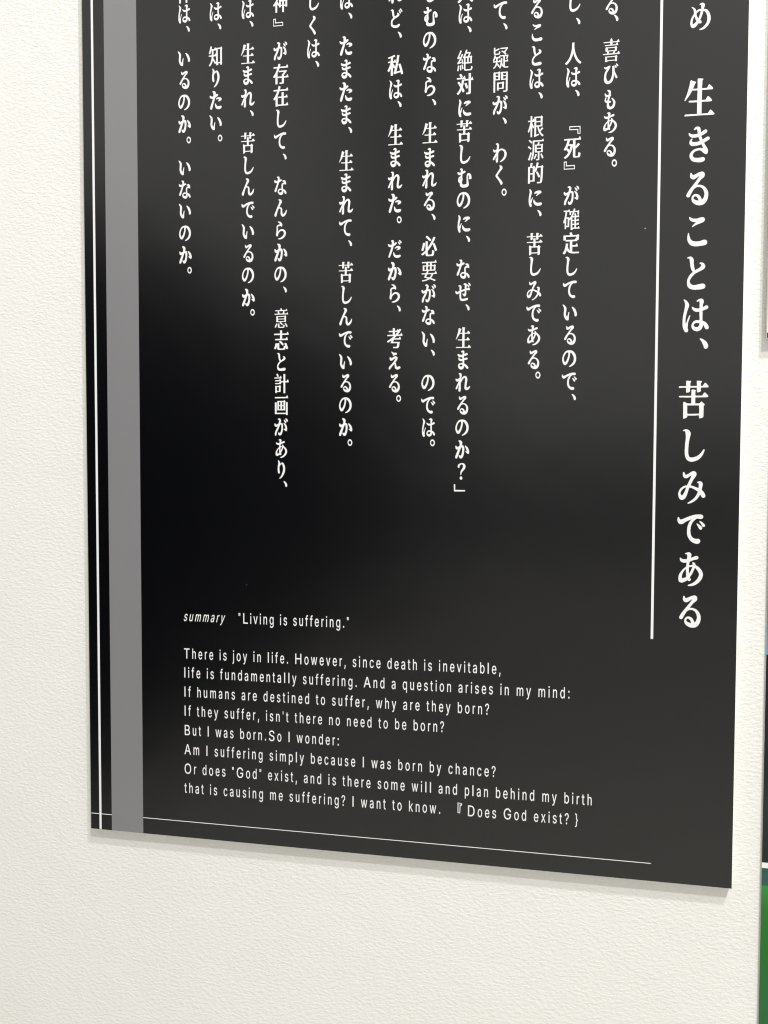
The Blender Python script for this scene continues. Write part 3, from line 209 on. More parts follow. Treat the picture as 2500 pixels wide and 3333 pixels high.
    "Bに": "-93 150 -89 151 -87 150 -83 149 -81 146 -63 123 -58 111 -56 104 -56 84 -59 70 -70 37 -79 -10 -79 -24 -77 -29 -77 -36 -75 -43 -74 -43 -72 -41 -64 -21 -49 8 -47 10 -44 11 -40 9 -39 6 -53 -49 -58 -73 -60 -77 -66 -83 -57 -129 -57 -139 -59 -143 -64 -148 -69 -150 -72 -151 -75 -151 -81 -149 -86 -144 -97 -123 -104 -101 -107 -84 -107 -71 -109 -64 -109 -16 -107 -10 -107 4 -106 9 -106 17 -103 31 -103 39 -92 91 -92 111 -97 133 -99 143 -97 146/54 119 58 119 76 119 85 117 94 113 99 107 102 103 104 99 106 90 104 83 100 76 94 71 88 69 76 69 74 69 71 61 65 56 25 30 21 28 18 28 15 30 14 33 15 36 38 67 41 71 40 73 36 74 15 73 -5 68 -9 68 -14 70 -15 71 -16 76 -15 80 -4 96 5 105 11 109 21 113 33 116/-25 -29 -21 -27 -17 -29 -13 -34 -7 -49 -2 -59 13 -73 18 -76 29 -82 36 -83 48 -84 55 -85 75 -85 93 -82 102 -84 105 -85 112 -93 115 -101 115 -110 111 -119 108 -122 89 -132 82 -135 73 -136 41 -136 25 -133 16 -130 8 -126 0 -120 -10 -110 -15 -103 -23 -89 -27 -79 -29 -71 -30 -60 -29 -56 -29 -43 -27 -39 -27 -33",
    "Bび": "86 164 89 164 94 162 117 136 119 132 119 125 117 122 114 118 109 116 104 116 99 118 95 122 82 156 82 160/63 141 68 141 72 138 93 111 94 106 94 102 91 98 88 95 84 94 78 95 75 97 72 101 60 132 61 138/-30 135 -19 136 -13 133 -9 128 -8 125 -8 115 -13 105 -23 96 -24 94 -23 88 -26 79 -42 56 -58 32 -62 24 -69 5 -75 -21 -76 -32 -77 -38 -76 -42 -75 -52 -74 -61 -71 -74 -67 -86 -62 -96 -58 -104 -51 -113 -42 -118 -38 -118 -31 -115 -16 -106 -9 -98 -5 -92 3 -78 10 -58 15 -38 20 -18 20 -12 23 2 23 15 24 24 24 71 23 76 23 116 25 121 27 124 31 127 35 129 45 129 48 128 54 122 57 118 59 109 59 66 60 62 60 54 63 41 72 18 85 -12 105 -54 107 -59 107 -65 107 -68 104 -72 101 -75 95 -78 89 -78 85 -77 81 -74 78 -69 59 -22 55 -14 54 -12 52 -12 51 -34 50 -38 49 -52 42 -81 35 -104 27 -121 14 -136 5 -144 -6 -152 -21 -159 -29 -162 -38 -164 -48 -164 -58 -162 -66 -159 -79 -152 -86 -147 -91 -142 -99 -131 -105 -119 -108 -109 -110 -98 -110 -64 -109 -55 -108 -44 -107 -38 -107 -28 -103 -1 -98 18 -92 34 -84 51 -67 75 -66 79 -71 80 -79 79 -91 82 -96 86 -101 91 -111 104 -113 109 -111 114 -108 117 -105 118 -95 115 -85 111 -82 111 -66 118 -45 130 -35 134",
    "Bも": "-44 160 -38 161 -28 158 -24 158 -10 153 -1 143 4 133 5 124 6 99 3 80 8 71 8 66 5 60 2 57 -3 54 -4 51 -15 20 -20 1 -23 -16 -23 -19 -21 -20 -5 -21 1 -23 6 -28 8 -34 8 -39 6 -44 1 -50 -5 -52 -24 -52 -26 -54 -26 -76 -21 -93 -18 -100 -14 -107 -10 -113 -7 -116 -1 -119 9 -117 22 -112 31 -103 36 -91 42 -74 46 -56 45 -50 44 -41 35 -20 29 -9 16 14 16 21 19 25 25 26 29 25 48 9 60 -3 65 -10 73 -24 76 -33 80 -46 80 -69 76 -86 69 -110 66 -119 61 -127 57 -133 49 -141 35 -150 22 -156 13 -159 5 -161 -15 -161 -25 -157 -31 -155 -41 -147 -48 -139 -55 -123 -59 -106 -59 -86 -57 -80 -57 -63 -56 -57 -56 -53 -58 -51 -68 -49 -71 -48 -77 -45 -83 -40 -87 -36 -91 -30 -94 -23 -96 -16 -96 -3 -94 4 -83 36 -78 43 -75 45 -72 45 -68 43 -66 41 -65 39 -64 34 -74 3 -75 -4 -74 -9 -71 -13 -62 -17 -54 -19 -52 -18 -51 -16 -50 -9 -47 3 -47 9 -38 46 -39 47 -41 48 -45 47 -58 46 -68 48 -75 50 -82 54 -88 61 -93 71 -94 80 -94 94 -96 101 -95 104 -94 107 -91 109 -87 109 -84 107 -72 90 -68 84 -65 82 -55 79 -32 79 -29 81 -29 84 -29 113 -31 124 -34 129 -48 139 -50 141 -52 146 -52 151 -51 154 -48 157",
    "Bわ": "-51 164 -48 164 -40 164 -30 158 -26 152 -20 139 -17 124 -17 104 -22 66 -17 56 -15 56 0 64 5 65 20 68 31 69 42 67 55 62 72 54 84 46 94 36 103 22 108 9 113 -5 114 -14 115 -29 115 -34 114 -45 110 -65 107 -72 97 -92 82 -114 65 -130 54 -138 40 -147 17 -155 7 -158 3 -158 1 -156 -1 -154 -1 -151 0 -148 18 -134 42 -111 48 -103 57 -89 68 -69 74 -55 77 -41 77 -16 74 -1 71 8 68 14 64 19 55 28 42 37 31 41 17 41 7 38 -2 34 -9 28 -19 15 -28 -4 -30 -9 -30 -21 -31 -26 -31 -121 -32 -126 -33 -138 -34 -146 -37 -154 -40 -160 -46 -164 -52 -164 -56 -164 -60 -161 -65 -157 -66 -152 -68 -144 -68 -135 -70 -131 -71 -109 -73 -104 -72 -96 -72 -95 -69 -94 -66 -95 -62 -100 -60 -101 -60 -99 -60 -91 -58 -85 -58 -66 -57 -61 -58 -44 -59 -44 -62 -51 -73 -76 -80 -91 -94 -112 -98 -116 -100 -118 -105 -120 -113 -119 -119 -115 -122 -109 -123 -105 -121 -98 -114 -79 -107 -65 -80 -22 -72 -6 -59 21 -59 23 -60 22 -70 15 -76 12 -82 10 -93 10 -100 13 -108 19 -115 32 -117 41 -117 51 -118 56 -118 59 -115 63 -112 64 -110 64 -106 61 -94 49 -88 45 -85 45 -66 57 -57 61 -55 62 -54 72 -53 76 -52 85 -51 89 -51 102 -50 108 -50 119 -51 125 -51 131 -54 138 -65 140 -69 143 -71 146 -71 151 -70 154 -66 158",
    "Bく": "-3 164 2 165 21 160 29 156 35 150 42 139 45 127 45 119 44 111 40 101 33 91 26 83 22 78 10 66 -14 34 -35 1 -37 -3 -37 -7 -34 -14 -31 -19 -3 -56 13 -75 29 -97 42 -117 47 -126 48 -131 48 -139 48 -143 47 -149 40 -160 36 -162 31 -165 23 -165 21 -164 15 -160 12 -156 10 -151 9 -143 -5 -116 -13 -101 -43 -57 -59 -39 -67 -27 -71 -19 -73 -11 -73 -1 -68 11 -62 20 -53 31 -32 63 -3 106 2 116 2 124 -2 140 -7 154 -7 160",
    "B。": "68 60 76 61 85 59 93 55 101 49 108 40 114 29 116 22 120 7 120 -14 116 -27 114 -34 109 -43 102 -51 95 -57 86 -60 78 -61 70 -60 58 -53 52 -48 46 -40 40 -28 37 -21 34 -4 34 12 37 26 42 37 47 46 53 52 60 58/70 33 66 32 61 29 57 23 53 13 51 6 51 -3 54 -15 57 -21 62 -27 69 -32 78 -34 83 -33 87 -31 90 -29 93 -26 99 -13 101 -1 99 9 96 17 91 26 88 29 80 33",
    "Bぜ": "89 156 92 157 104 151 114 141 117 136 124 122 126 115 126 109 125 106 122 103 118 99 109 99 107 100 101 108 94 121 88 135 86 144 86 154 87 155/20 149 27 150 34 148 39 145 45 141 51 135 57 125 59 119 60 111 59 106 59 99 53 72 53 64 54 61 55 61 75 64 101 64 107 61 112 55 114 52 116 44 114 36 111 32 107 28 101 25 91 24 75 28 68 29 57 28 53 26 51 25 50 21 50 -38 47 -54 43 -62 38 -69 29 -77 22 -80 15 -80 9 -77 4 -72 -7 -51 -17 -36 -19 -31 -18 -27 -16 -26 -13 -27 -6 -30 11 -42 12 -42 15 -36 20 -25 23 -14 23 14 22 16 19 17 -3 11 -25 4 -38 -2 -38 -4 -39 -14 -40 -19 -40 -84 -38 -94 -35 -105 -32 -111 -30 -114 -26 -116 -21 -118 -11 -120 1 -120 34 -114 61 -106 67 -106 69 -106 77 -110 79 -114 81 -119 81 -128 78 -134 76 -136 72 -139 51 -148 39 -151 15 -156 1 -156 -3 -157 -9 -156 -22 -156 -36 -152 -48 -147 -56 -139 -61 -131 -65 -115 -67 -101 -68 -96 -68 -71 -70 -62 -70 -28 -69 -22 -69 -19 -71 -19 -72 -19 -92 -32 -99 -35 -109 -37 -118 -35 -126 -31 -131 -25 -136 -18 -141 -2 -141 11 -139 20 -136 22 -133 22 -119 9 -111 2 -108 1 -69 19 -68 24 -68 82 -70 94 -72 95 -83 96 -88 100 -88 104 -88 107 -84 111 -74 116 -69 118 -58 118 -48 114 -42 108 -36 98 -34 92 -33 82 -34 76 -34 69 -37 56 -37 42 -38 35 -38 31 -36 31 -33 31 20 48 21 49 22 52 22 75 23 81 23 95 24 102 24 114 22 119 19 122 17 122 11 120 7 120 4 122 1 128 2 132 7 139 14 146/65 126 68 127 71 127 85 116 95 102 104 84 104 78 102 75 99 72 95 70 92 70 89 72 84 76 81 82 69 104 65 122",
    "B、": "44 53 48 54 53 52 70 43 81 35 95 20 104 6 108 -6 110 -13 111 -27 110 -34 107 -43 100 -51 97 -52 93 -54 87 -53 81 -51 77 -46 70 -14 66 -3 53 23 39 43 40 49",
    "Bれ": "-56 161 -45 162 -39 160 -34 157 -30 154 -26 149 -23 141 -21 133 -21 109 -24 91 -24 84 -30 61 -30 57 -29 57 -15 79 -8 88 -1 95 8 101 21 109 35 112 39 112 46 110 57 104 64 98 68 90 72 81 77 66 79 56 79 36 77 23 70 -16 70 -23 69 -27 68 -33 66 -47 66 -54 64 -59 64 -81 66 -90 68 -94 69 -95 78 -93 86 -90 104 -79 115 -70 122 -66 125 -66 126 -67 128 -69 129 -71 124 -90 114 -109 105 -121 95 -128 86 -132 76 -135 64 -136 54 -135 45 -130 37 -123 33 -116 30 -107 30 -97 29 -91 29 -76 30 -70 30 -59 31 -53 32 -44 33 -40 33 -34 34 -30 34 -21 36 -17 36 -7 37 -3 37 4 40 20 40 30 41 36 41 44 40 56 37 66 33 73 32 74 29 75 24 75 15 70 5 60 -20 21 -37 -13 -37 -63 -36 -74 -36 -113 -37 -120 -37 -137 -39 -146 -43 -154 -48 -159 -51 -161 -55 -162 -64 -162 -69 -159 -72 -156 -75 -150 -77 -143 -77 -94 -75 -91 -71 -90 -70 -89 -70 -83 -69 -79 -68 -67 -67 -63 -67 -46 -66 -41 -68 -41 -78 -61 -101 -116 -105 -119 -108 -120 -116 -121 -122 -118 -126 -113 -127 -109 -127 -103 -108 -59 -80 1 -73 19 -72 24 -72 25 -75 24 -79 21 -92 15 -105 15 -114 18 -121 26 -125 33 -127 40 -127 50 -128 56 -128 60 -127 63 -125 65 -122 66 -119 66 -112 63 -102 57 -98 57 -86 61 -78 65 -58 79 -56 87 -56 123 -57 131 -59 136 -66 140 -72 144 -74 147 -74 151 -74 155 -69 159 -64 161",
    "Bだ": "-48 156 -39 157 -33 155 -26 151 -22 148 -20 144 -17 136 -15 129 -15 111 -16 104 -16 96 -16 95 -13 96 9 112 16 116 23 115 30 111 33 106 35 99 32 91 27 86 23 83 14 74 5 66 -24 46 -26 42 -28 31 -33 12 -41 -18 -53 -51 -54 -55 -71 -99 -91 -142 -93 -145 -99 -148 -106 -148 -110 -146 -115 -142 -116 -138 -116 -131 -106 -96 -93 -58 -74 -6 -67 21 -65 31 -66 33 -67 34 -84 34 -91 36 -98 38 -107 43 -115 51 -119 58 -127 82 -128 85 -126 89 -123 91 -120 91 -91 76 -67 72 -61 72 -58 79 -58 88 -55 104 -54 125 -56 128 -57 129 -64 133 -67 136 -69 141 -69 145 -67 149 -64 152/79 151 86 151 91 149 95 144 119 118 122 112 122 106 120 102 115 96 106 96 100 99 93 108 75 132 73 138 72 142 75 148/58 124 64 124 67 123 79 111 82 106 96 92 99 86 99 82 97 76 93 73 90 72 83 72 79 73 77 75 60 101 53 114 52 116 53 119 55 122/45 49 49 50 60 50 69 48 80 45 91 40 99 32 103 26 104 22 103 12 100 4 96 -2 84 -11 61 -20 41 -25 37 -26 34 -24 33 -22 32 -19 33 -15 58 9 59 12 59 14 56 15 49 17 41 17 30 14 10 6 4 6 1 6 -1 9 -2 15 -1 18 4 22 24 39 37 47/-25 -55 -21 -54 -19 -55 -15 -58 -6 -86 -3 -92 3 -98 9 -102 20 -108 33 -111 64 -111 86 -105 94 -106 100 -110 103 -113 105 -116 106 -122 106 -125 104 -132 100 -138 87 -148 76 -154 67 -156 57 -157 29 -157 20 -155 9 -151 -1 -144 -12 -134 -19 -124 -25 -112 -28 -102 -28 -96 -29 -91 -29 -79 -28 -66 -29 -61 -27 -57",
    "Bが": "-46 157 -43 158 -35 157 -23 152 -12 141 -8 134 -5 121 -5 116 -8 100 -15 77 -15 74 -13 74 5 73 15 70 20 66 25 61 31 51 32 43 32 -16 31 -22 31 -37 30 -43 29 -53 28 -57 28 -64 25 -82 22 -94 16 -112 7 -131 2 -139 -5 -146 -11 -150 -18 -153 -25 -155 -30 -155 -38 -153 -44 -150 -50 -146 -53 -143 -57 -134 -59 -127 -59 -109 -60 -102 -60 -97 -57 -94 -53 -94 -47 -99 -43 -104 -35 -112 -33 -114 -31 -113 -28 -110 -22 -103 -17 -94 -11 -83 -8 -76 -3 -56 -1 -39 0 -27 1 -22 1 30 -1 38 -2 41 -4 43 -18 43 -24 42 -26 38 -35 10 -48 -22 -56 -40 -74 -74 -78 -82 -83 -93 -86 -102 -92 -133 -95 -142 -98 -147 -103 -154 -105 -156 -113 -158 -118 -155 -121 -153 -126 -140 -126 -130 -125 -124 -125 -117 -120 -94 -117 -84 -114 -76 -109 -66 -97 -46 -84 -20 -72 6 -70 13 -71 14 -84 5 -95 2 -103 3 -111 5 -115 8 -124 17 -131 30 -133 38 -133 46 -132 53 -128 64 -124 67 -121 67 -115 63 -105 51 -101 47 -97 43 -94 41 -70 56 -54 63 -49 77 -43 106 -43 111 -42 116 -42 124 -44 130 -47 132 -58 131 -64 133 -67 137 -67 143 -66 146 -63 149 -53 155/84 157 87 157 95 153 109 145 117 137 120 131 124 120 124 106 122 100 119 95 116 94 112 94 109 94 106 96 103 98 93 116 77 148 77 151 79 155 80 156/53 131 56 132 61 130 79 116 84 111 88 106 92 96 94 88 94 81 95 77 93 71 90 69 87 68 83 68 79 70 64 90 49 120 48 124 49 127/44 74 47 75 52 73 63 67 77 58 87 48 91 43 98 30 102 20 106 7 109 -7 110 -14 111 -20 111 -44 110 -50 109 -57 106 -67 100 -74 96 -76 87 -76 80 -73 62 -56 46 -50 43 -46 43 -43 45 -41 55 -35 65 -32 73 -34 75 -33 75 -30 75 -19 74 -13 74 -6 71 7 58 40 42 67 42 70",
    "Bど": "83 161 86 162 89 162 92 160 95 157 119 120 121 114 121 111 118 106 113 103 106 102 100 106 80 141 76 151 79 159/-69 159 -62 159 -52 159 -45 154 -40 150 -36 144 -34 136 -32 127 -32 114 -29 100 -27 77 -26 73 -26 66 -24 57 -20 40 -18 36 -17 34 -14 35 5 44 19 54 31 64 32 66 32 69 27 89 28 93 30 96 38 96 40 95 58 81 65 73 66 70 68 63 68 57 66 49 60 41 53 34 48 30 25 17 -12 -1 -25 -11 -44 -29 -48 -36 -53 -44 -56 -57 -56 -80 -53 -96 -48 -104 -40 -110 -27 -115 -18 -116 -12 -117 -7 -118 12 -118 22 -116 28 -114 46 -101 52 -98 62 -98 68 -100 71 -103 75 -109 77 -116 75 -123 74 -126 67 -133 60 -143 53 -149 42 -157 32 -160 22 -162 -4 -162 -21 -159 -37 -155 -54 -146 -67 -136 -77 -123 -81 -113 -84 -97 -84 -57 -83 -47 -80 -34 -71 -17 -68 -12 -62 -4 -43 14 -41 17 -42 20 -51 39 -57 57 -63 93 -63 99 -66 110 -67 124 -69 131 -71 133 -80 137 -84 140 -87 143 -89 146 -88 150 -85 153/63 143 65 143 68 142 70 141 74 137 94 90 94 87 93 84 91 81 88 78 83 78 79 78 73 84 55 129 54 134 56 139 59 141",
    "Bえ": "-52 159 -49 159 -45 157 -32 146 -22 140 -6 139 0 138 15 138 20 137 28 136 34 134 40 130 43 124 45 120 45 116 43 110 38 104 33 100 27 98 23 98 8 95 -22 86 -26 87 -30 90 -32 96 -30 100 -25 106 -26 107 -36 114 -41 119 -48 129 -57 151 -56 156/3 74 7 75 23 75 30 73 40 68 43 66 49 60 53 53 55 47 55 33 49 16 36 -7 18 -33 17 -36 23 -44 26 -51 31 -84 39 -107 41 -110 43 -110 60 -111 84 -104 90 -104 95 -105 103 -110 109 -120 109 -129 107 -134 105 -139 100 -143 78 -155 70 -158 64 -158 60 -159 54 -158 45 -158 34 -155 23 -149 12 -139 9 -133 7 -124 6 -117 5 -113 5 -97 2 -81 2 -70 0 -63 -2 -62 -7 -64 -10 -66 -29 -87 -49 -111 -66 -134 -79 -153 -83 -156 -89 -157 -96 -156 -102 -151 -105 -146 -105 -141 -105 -137 -101 -121 -96 -111 -92 -104 -85 -96 -40 -51 -37 -46 -25 -34 -17 -25 1 3 13 24 16 33 15 34 13 36 10 36 6 34 -22 14 -42 3 -52 -1 -63 -1 -72 2 -79 7 -83 13 -86 19 -88 24 -88 30 -89 34 -88 40 -88 54 -86 57 -82 60 -79 61 -75 60 -70 58 -56 46 -52 45 -40 50 -13 68 -2 73",
    "B『": "-49 66 -46 67 -31 67 -23 66 15 66 22 64 61 64 68 63 108 63 114 62 128 61 130 61 131 59 133 52 133 -59 134 -65 133 -66 129 -67 91 -67 88 -67 87 -66 84 -52 84 -5 84 -3 82 -2 71 -1 65 0 27 0 19 1 -19 1 -25 3 -45 3 -48 4 -49 5 -50 9 -50 62 -50 65/-36 51 -38 49 -38 44 -38 21 -38 18 -36 17 -29 16 24 16 31 14 84 14 95 12 96 11 97 -1 98 -54 98 -55 101 -56 118 -56 121 -54 122 -51 122 -5 120 2 120 44 119 46 115 47 85 47 78 49 28 49 21 50 -29 50",
    "B』": "-116 67 -113 68 -92 68 -89 67 -88 66 -88 29 -87 21 -86 6 -86 3 -84 2 37 2 45 0 46 -1 48 -9 48 -63 47 -67 46 -68 43 -68 -10 -68 -19 -66 -130 -66 -134 -66 -135 -64 -135 -61 -135 -1 -136 6 -136 63 -136 65 -134 66 -120 66/-112 53 -114 52 -122 52 -123 51 -124 49 -124 -47 -123 -50 -122 -51 -119 -52 -17 -52 -9 -54 31 -54 34 -52 35 -49 35 -19 34 -16 33 -15 16 -15 8 -14 -96 -14 -100 -13 -101 -10 -101 51 -103 53",
    "B」": "-131 64 -125 64 -123 63 -123 61 -123 -31 -122 -33 -121 -35 -118 -36 -58 -36 -50 -37 44 -37 51 -39 53 -42 54 -49 49 -59 48 -61 45 -61 1 -61 -6 -63 -96 -63 -105 -64 -133 -64 -136 -63 -144 -56 -145 -53 -145 -13 -147 -6 -147 35 -148 42 -148 59 -148 62 -146 63",
    "B？": "-9 145 -5 146 11 146 22 142 34 135 41 129 48 119 55 104 57 95 57 79 54 65 51 56 47 48 35 31 28 22 4 -2 -8 -19 -11 -26 -15 -45 -19 -61 -22 -66 -25 -68 -28 -67 -30 -65 -30 -55 -31 -51 -32 -39 -33 -35 -33 -31 -33 -14 -31 -5 -24 16 -17 28 -4 42 -1 48 8 66 13 85 13 98 11 105 8 112 5 117 -2 121 -7 123 -15 123 -23 121 -32 114 -40 106 -44 98 -47 89 -49 75 -51 69 -56 64 -61 62 -70 62 -74 64 -78 69 -80 74 -80 79 -81 84 -81 94 -80 101 -74 112 -66 124 -61 128 -49 135 -38 140 -18 144/-29 -89 -25 -89 -17 -89 -9 -92 -3 -98 1 -108 3 -119 0 -131 -3 -136 -7 -141 -12 -144 -17 -146 -25 -146 -32 -143 -40 -135 -43 -129 -44 -124 -44 -111 -42 -104 -37 -95",
    "B人": "-18 178 14 178 16 178 17 177 17 165 17 160 17 145 16 141 15 120 17 100 22 66 29 31 39 -7 56 -51 77 -90 103 -125 134 -150 136 -152 136 -154 130 -161 122 -177 119 -177 110 -177 87 -159 64 -134 49 -114 45 -106 30 -79 19 -51 8 -18 2 4 1 7 0 7 -1 4 -8 -25 -17 -51 -29 -79 -44 -109 -61 -134 -82 -157 -100 -173 -106 -178 -119 -178 -129 -163 -135 -156 -134 -155 -133 -154 -97 -121 -95 -117 -68 -78 -47 -29 -33 22 -24 71 -20 117 -20 140 -19 145 -19 164 -18 168 -18 176",
    "B死": "123 177 129 178 130 177 131 176 145 132 145 128 145 126 144 124 133 123 55 123 54 123 53 122 53 19 54 18 55 19 68 33 85 53 93 64 94 65 110 65 112 64 123 49 126 43 124 40 104 19 83 -1 55 -25 53 -28 53 -31 53 -131 53 -137 54 -141 56 -144 58 -146 62 -147 90 -147 92 -146 94 -144 96 -141 99 -134 101 -118 101 -110 101 -105 101 -92 102 -90 104 -89 120 -89 130 -96 137 -99 138 -100 138 -102 138 -115 137 -128 134 -144 131 -154 127 -162 121 -167 113 -170 38 -170 30 -168 27 -167 23 -164 20 -160 17 -155 16 -151 15 -145 14 -135 14 29 13 35 13 36 11 32 7 7 -2 -29 -4 -36 -16 -67 -30 -96 -42 -116 -47 -123 -64 -144 -87 -164 -106 -177 -123 -178 -125 -176 -130 -167 -136 -159 -137 -157 -117 -144 -108 -136 -94 -123 -83 -111 -72 -95 -65 -84 -64 -82 -64 -79 -65 -77 -68 -71 -87 -44 -99 -31 -100 -31 -106 -40 -108 -41 -124 -41 -126 -40 -138 -24 -138 -21 -129 -8 -119 9 -111 23 -102 46 -94 66 -90 81 -84 100 -80 119 -80 122 -82 123 -134 123 -135 124 -135 126 -135 147 -133 148 -132 148 103 148 105 149 117 169/-38 123 -39 120 -48 89 -56 61 -56 57 -56 56 -54 56 -20 56 -16 57 1 57 12 51 13 51 14 55 13 122 13 123 11 123/-67 31 -68 29 -74 16 -86 -8 -84 -9 -73 -9 -71 -10 -56 -27 -47 -39 -45 -40 -44 -38 -41 -28 -36 -10 -30 15 -27 28 -27 30 -28 31 -30 31",
    "B定": "-11 180 6 180 9 179 10 177 17 159 24 136 26 134 100 134 102 135 112 149 113 150 117 147 135 122 136 121 135 120 128 109 127 108 127 54 127 52 126 51 100 51 99 49 103 38 102 33 100 32 94 32 90 31 22 31 20 31 20 29 20 -32 20 -34 20 -35 72 -35 73 -34 76 -30 91 -8 93 -7 97 -7 99 -8 102 -15 114 -51 114 -54 113 -58 112 -59 105 -59 102 -60 20 -60 20 -61 20 -64 20 -141 21 -142 28 -144 50 -147 136 -147 136 -147 137 -149 134 -158 131 -171 130 -172 128 -173 36 -173 32 -172 23 -172 9 -170 -12 -165 -29 -158 -45 -146 -59 -132 -68 -118 -70 -116 -71 -117 -79 -136 -87 -152 -97 -169 -101 -175 -106 -180 -108 -180 -123 -180 -138 -163 -138 -161 -138 -160 -129 -149 -119 -133 -111 -117 -105 -98 -98 -76 -94 -53 -90 -29 -88 -5 -87 -3 -86 -3 -71 -3 -53 -5 -49 -6 -49 -7 -49 -9 -50 -20 -55 -54 -55 -58 -52 -69 -47 -80 -39 -98 -33 -107 -26 -115 -22 -119 -21 -119 -21 30 -22 31 -23 31 -90 32 -90 32 -91 33 -91 48 -91 50 -92 51 -127 51 -128 52 -128 55 -128 131 -127 133 -125 134 -18 134 -17 136 -18 140 -28 172 -28 173 -26 174/-88 109 -88 108 -89 106 -89 60 -88 58 -87 57 59 57 61 58 64 61 79 85 81 86 87 86 87 87 88 89 88 107 87 109 86 109",
    "B対": "68 176 70 176 105 176 106 175 106 173 106 83 107 82 108 83 126 110 128 111 133 111 134 110 135 108 149 64 148 59 148 58 146 57 108 57 107 57 106 55 106 -138 105 -152 103 -158 101 -162 98 -167 94 -171 87 -174 80 -175 72 -176 32 -176 30 -176 29 -175 23 -152 24 -150 62 -149 65 -147 67 -143 67 55 66 57 65 57 -9 57 -12 58 -13 57 -13 54 -18 26 -24 -4 -31 -32 -35 -44 -35 -49 -34 -51 -24 -71 -12 -95 -4 -115 -3 -118 -3 -120 -18 -137 -20 -137 -36 -137 -37 -135 -44 -118 -49 -105 -53 -98 -54 -97 -65 -116 -75 -133 -89 -152 -100 -164 -110 -173 -125 -173 -128 -172 -134 -160 -139 -154 -139 -152 -139 -152 -122 -135 -113 -123 -104 -110 -97 -99 -88 -82 -82 -67 -77 -55 -77 -53 -78 -49 -84 -38 -104 -4 -124 27 -124 29 -124 30 -119 37 -112 44 -93 44 -85 33 -64 0 -62 -1 -61 1 -58 18 -53 47 -49 76 -49 77 -48 78 -28 78 -13 76 -12 77 -12 81 -10 82 66 82 67 83 67 85 67 173 67 175/-82 173 -66 173 -63 173 -53 158 -45 143 -39 131 -38 126 -39 124 -50 115 -51 112 -50 111 -30 110 -28 111 -9 138 -7 139 -3 139 -1 138 1 132 14 94 14 91 13 88 12 87 5 87 1 86 -137 86 -138 89 -138 107 -138 109 -136 110 -74 110 -72 111 -72 111 -72 113 -72 116 -78 129 -87 147 -95 160 -95 162 -94 163/8 16 26 16 27 16 28 14 41 -13 51 -41 58 -63 58 -66 57 -67 41 -78 25 -78 23 -78 22 -77 19 -62 12 -41 4 -19 -6 5 -6 7 -5 8",
    "B必": "-49 175 -33 176 -30 174 -1 147 27 118 38 106 38 104 38 102 28 87 26 85 23 84 7 85 -25 120 -61 156 -61 158 -59 161 -51 173/73 153 92 153 108 144 110 142 110 141 100 116 88 88 71 54 63 39 63 37 64 37 77 45 94 45 96 44 103 30 113 7 123 -18 128 -33 136 -57 141 -74 141 -76 139 -78 122 -90 106 -90 104 -89 99 -69 92 -49 80 -13 65 22 61 31 60 32 59 32 58 31 53 21 38 -3 13 -38 -3 -59 -23 -81 -24 -85 -24 -135 -22 -142 -20 -146 -16 -149 -10 -150 33 -150 38 -149 42 -147 44 -145 46 -142 48 -136 50 -128 52 -111 53 -92 53 -80 54 -76 55 -75 56 -75 71 -75 81 -83 91 -88 92 -89 91 -107 89 -126 86 -144 81 -158 76 -166 71 -171 69 -172 62 -175 57 -176 -33 -176 -43 -174 -50 -170 -54 -167 -55 -165 -59 -159 -62 -149 -63 -138 -63 -126 -64 -124 -65 -122 -66 -123 -78 -133 -94 -146 -109 -156 -126 -156 -128 -155 -139 -137 -139 -135 -139 -134 -122 -123 -98 -104 -74 -83 -66 -75 -64 -72 -64 81 -63 81 -61 82 -27 82 -25 81 -24 80 -24 -22 -23 -24 -22 -24 -6 -2 10 23 29 56 38 71 51 98 65 131 72 152/-109 58 -91 59 -74 52 -72 51 -72 49 -76 26 -83 -11 -89 -36 -93 -50 -98 -65 -103 -76 -104 -78 -123 -78 -139 -69 -140 -67 -132 -47 -124 -18 -117 9 -114 28 -110 55",
    "B私": "-33 175 -17 175 -14 175 -13 173 -5 157 -4 154 -6 153 -13 149 -31 142 -45 137 -46 136 -46 133 -46 72 -45 71 -44 71 -30 71 -25 78 -12 99 -5 99 -4 98 -3 97 10 56 12 54 12 54 13 57 19 94 25 129 29 163 30 169 32 170 48 170 68 165 70 163 67 145 60 93 49 33 35 -34 29 -60 17 -109 17 -111 17 -112 20 -112 81 -100 84 -98 84 -96 83 -91 74 -58 54 8 54 10 55 11 71 19 89 19 90 17 103 -22 112 -50 123 -89 131 -118 135 -139 137 -150 137 -152 137 -153 117 -164 100 -163 100 -163 99 -160 92 -129 91 -127 90 -126 51 -134 13 -143 -3 -149 -10 -152 -25 -152 -27 -152 -28 -149 -33 -127 -27 -114 -22 -101 -14 -71 -7 -43 -7 -40 -7 -40 -8 -40 -13 -49 -14 -50 -31 -50 -33 -48 -43 -27 -45 -23 -46 -24 -46 -27 -46 -172 -46 -174 -47 -175 -81 -175 -83 -175 -84 -174 -84 -52 -84 -49 -85 -48 -86 -50 -95 -69 -100 -80 -108 -95 -114 -104 -116 -105 -130 -105 -132 -105 -133 -104 -137 -91 -142 -81 -142 -78 -134 -67 -127 -54 -112 -24 -98 11 -88 40 -88 44 -88 46 -90 46 -133 46 -134 47 -134 49 -134 69 -133 70 -132 71 -85 71 -84 72 -84 74 -84 122 -84 126 -85 127 -86 127 -112 121 -128 121 -129 122 -129 123 -133 140 -132 142 -130 142 -114 146 -93 152 -67 160 -49 167/1 47 -2 46 -44 46 -45 46 -46 44 -46 40 -45 38 -28 13 -6 -21 -4 -23 -3 -22 -1 -16 11 45 10 47",
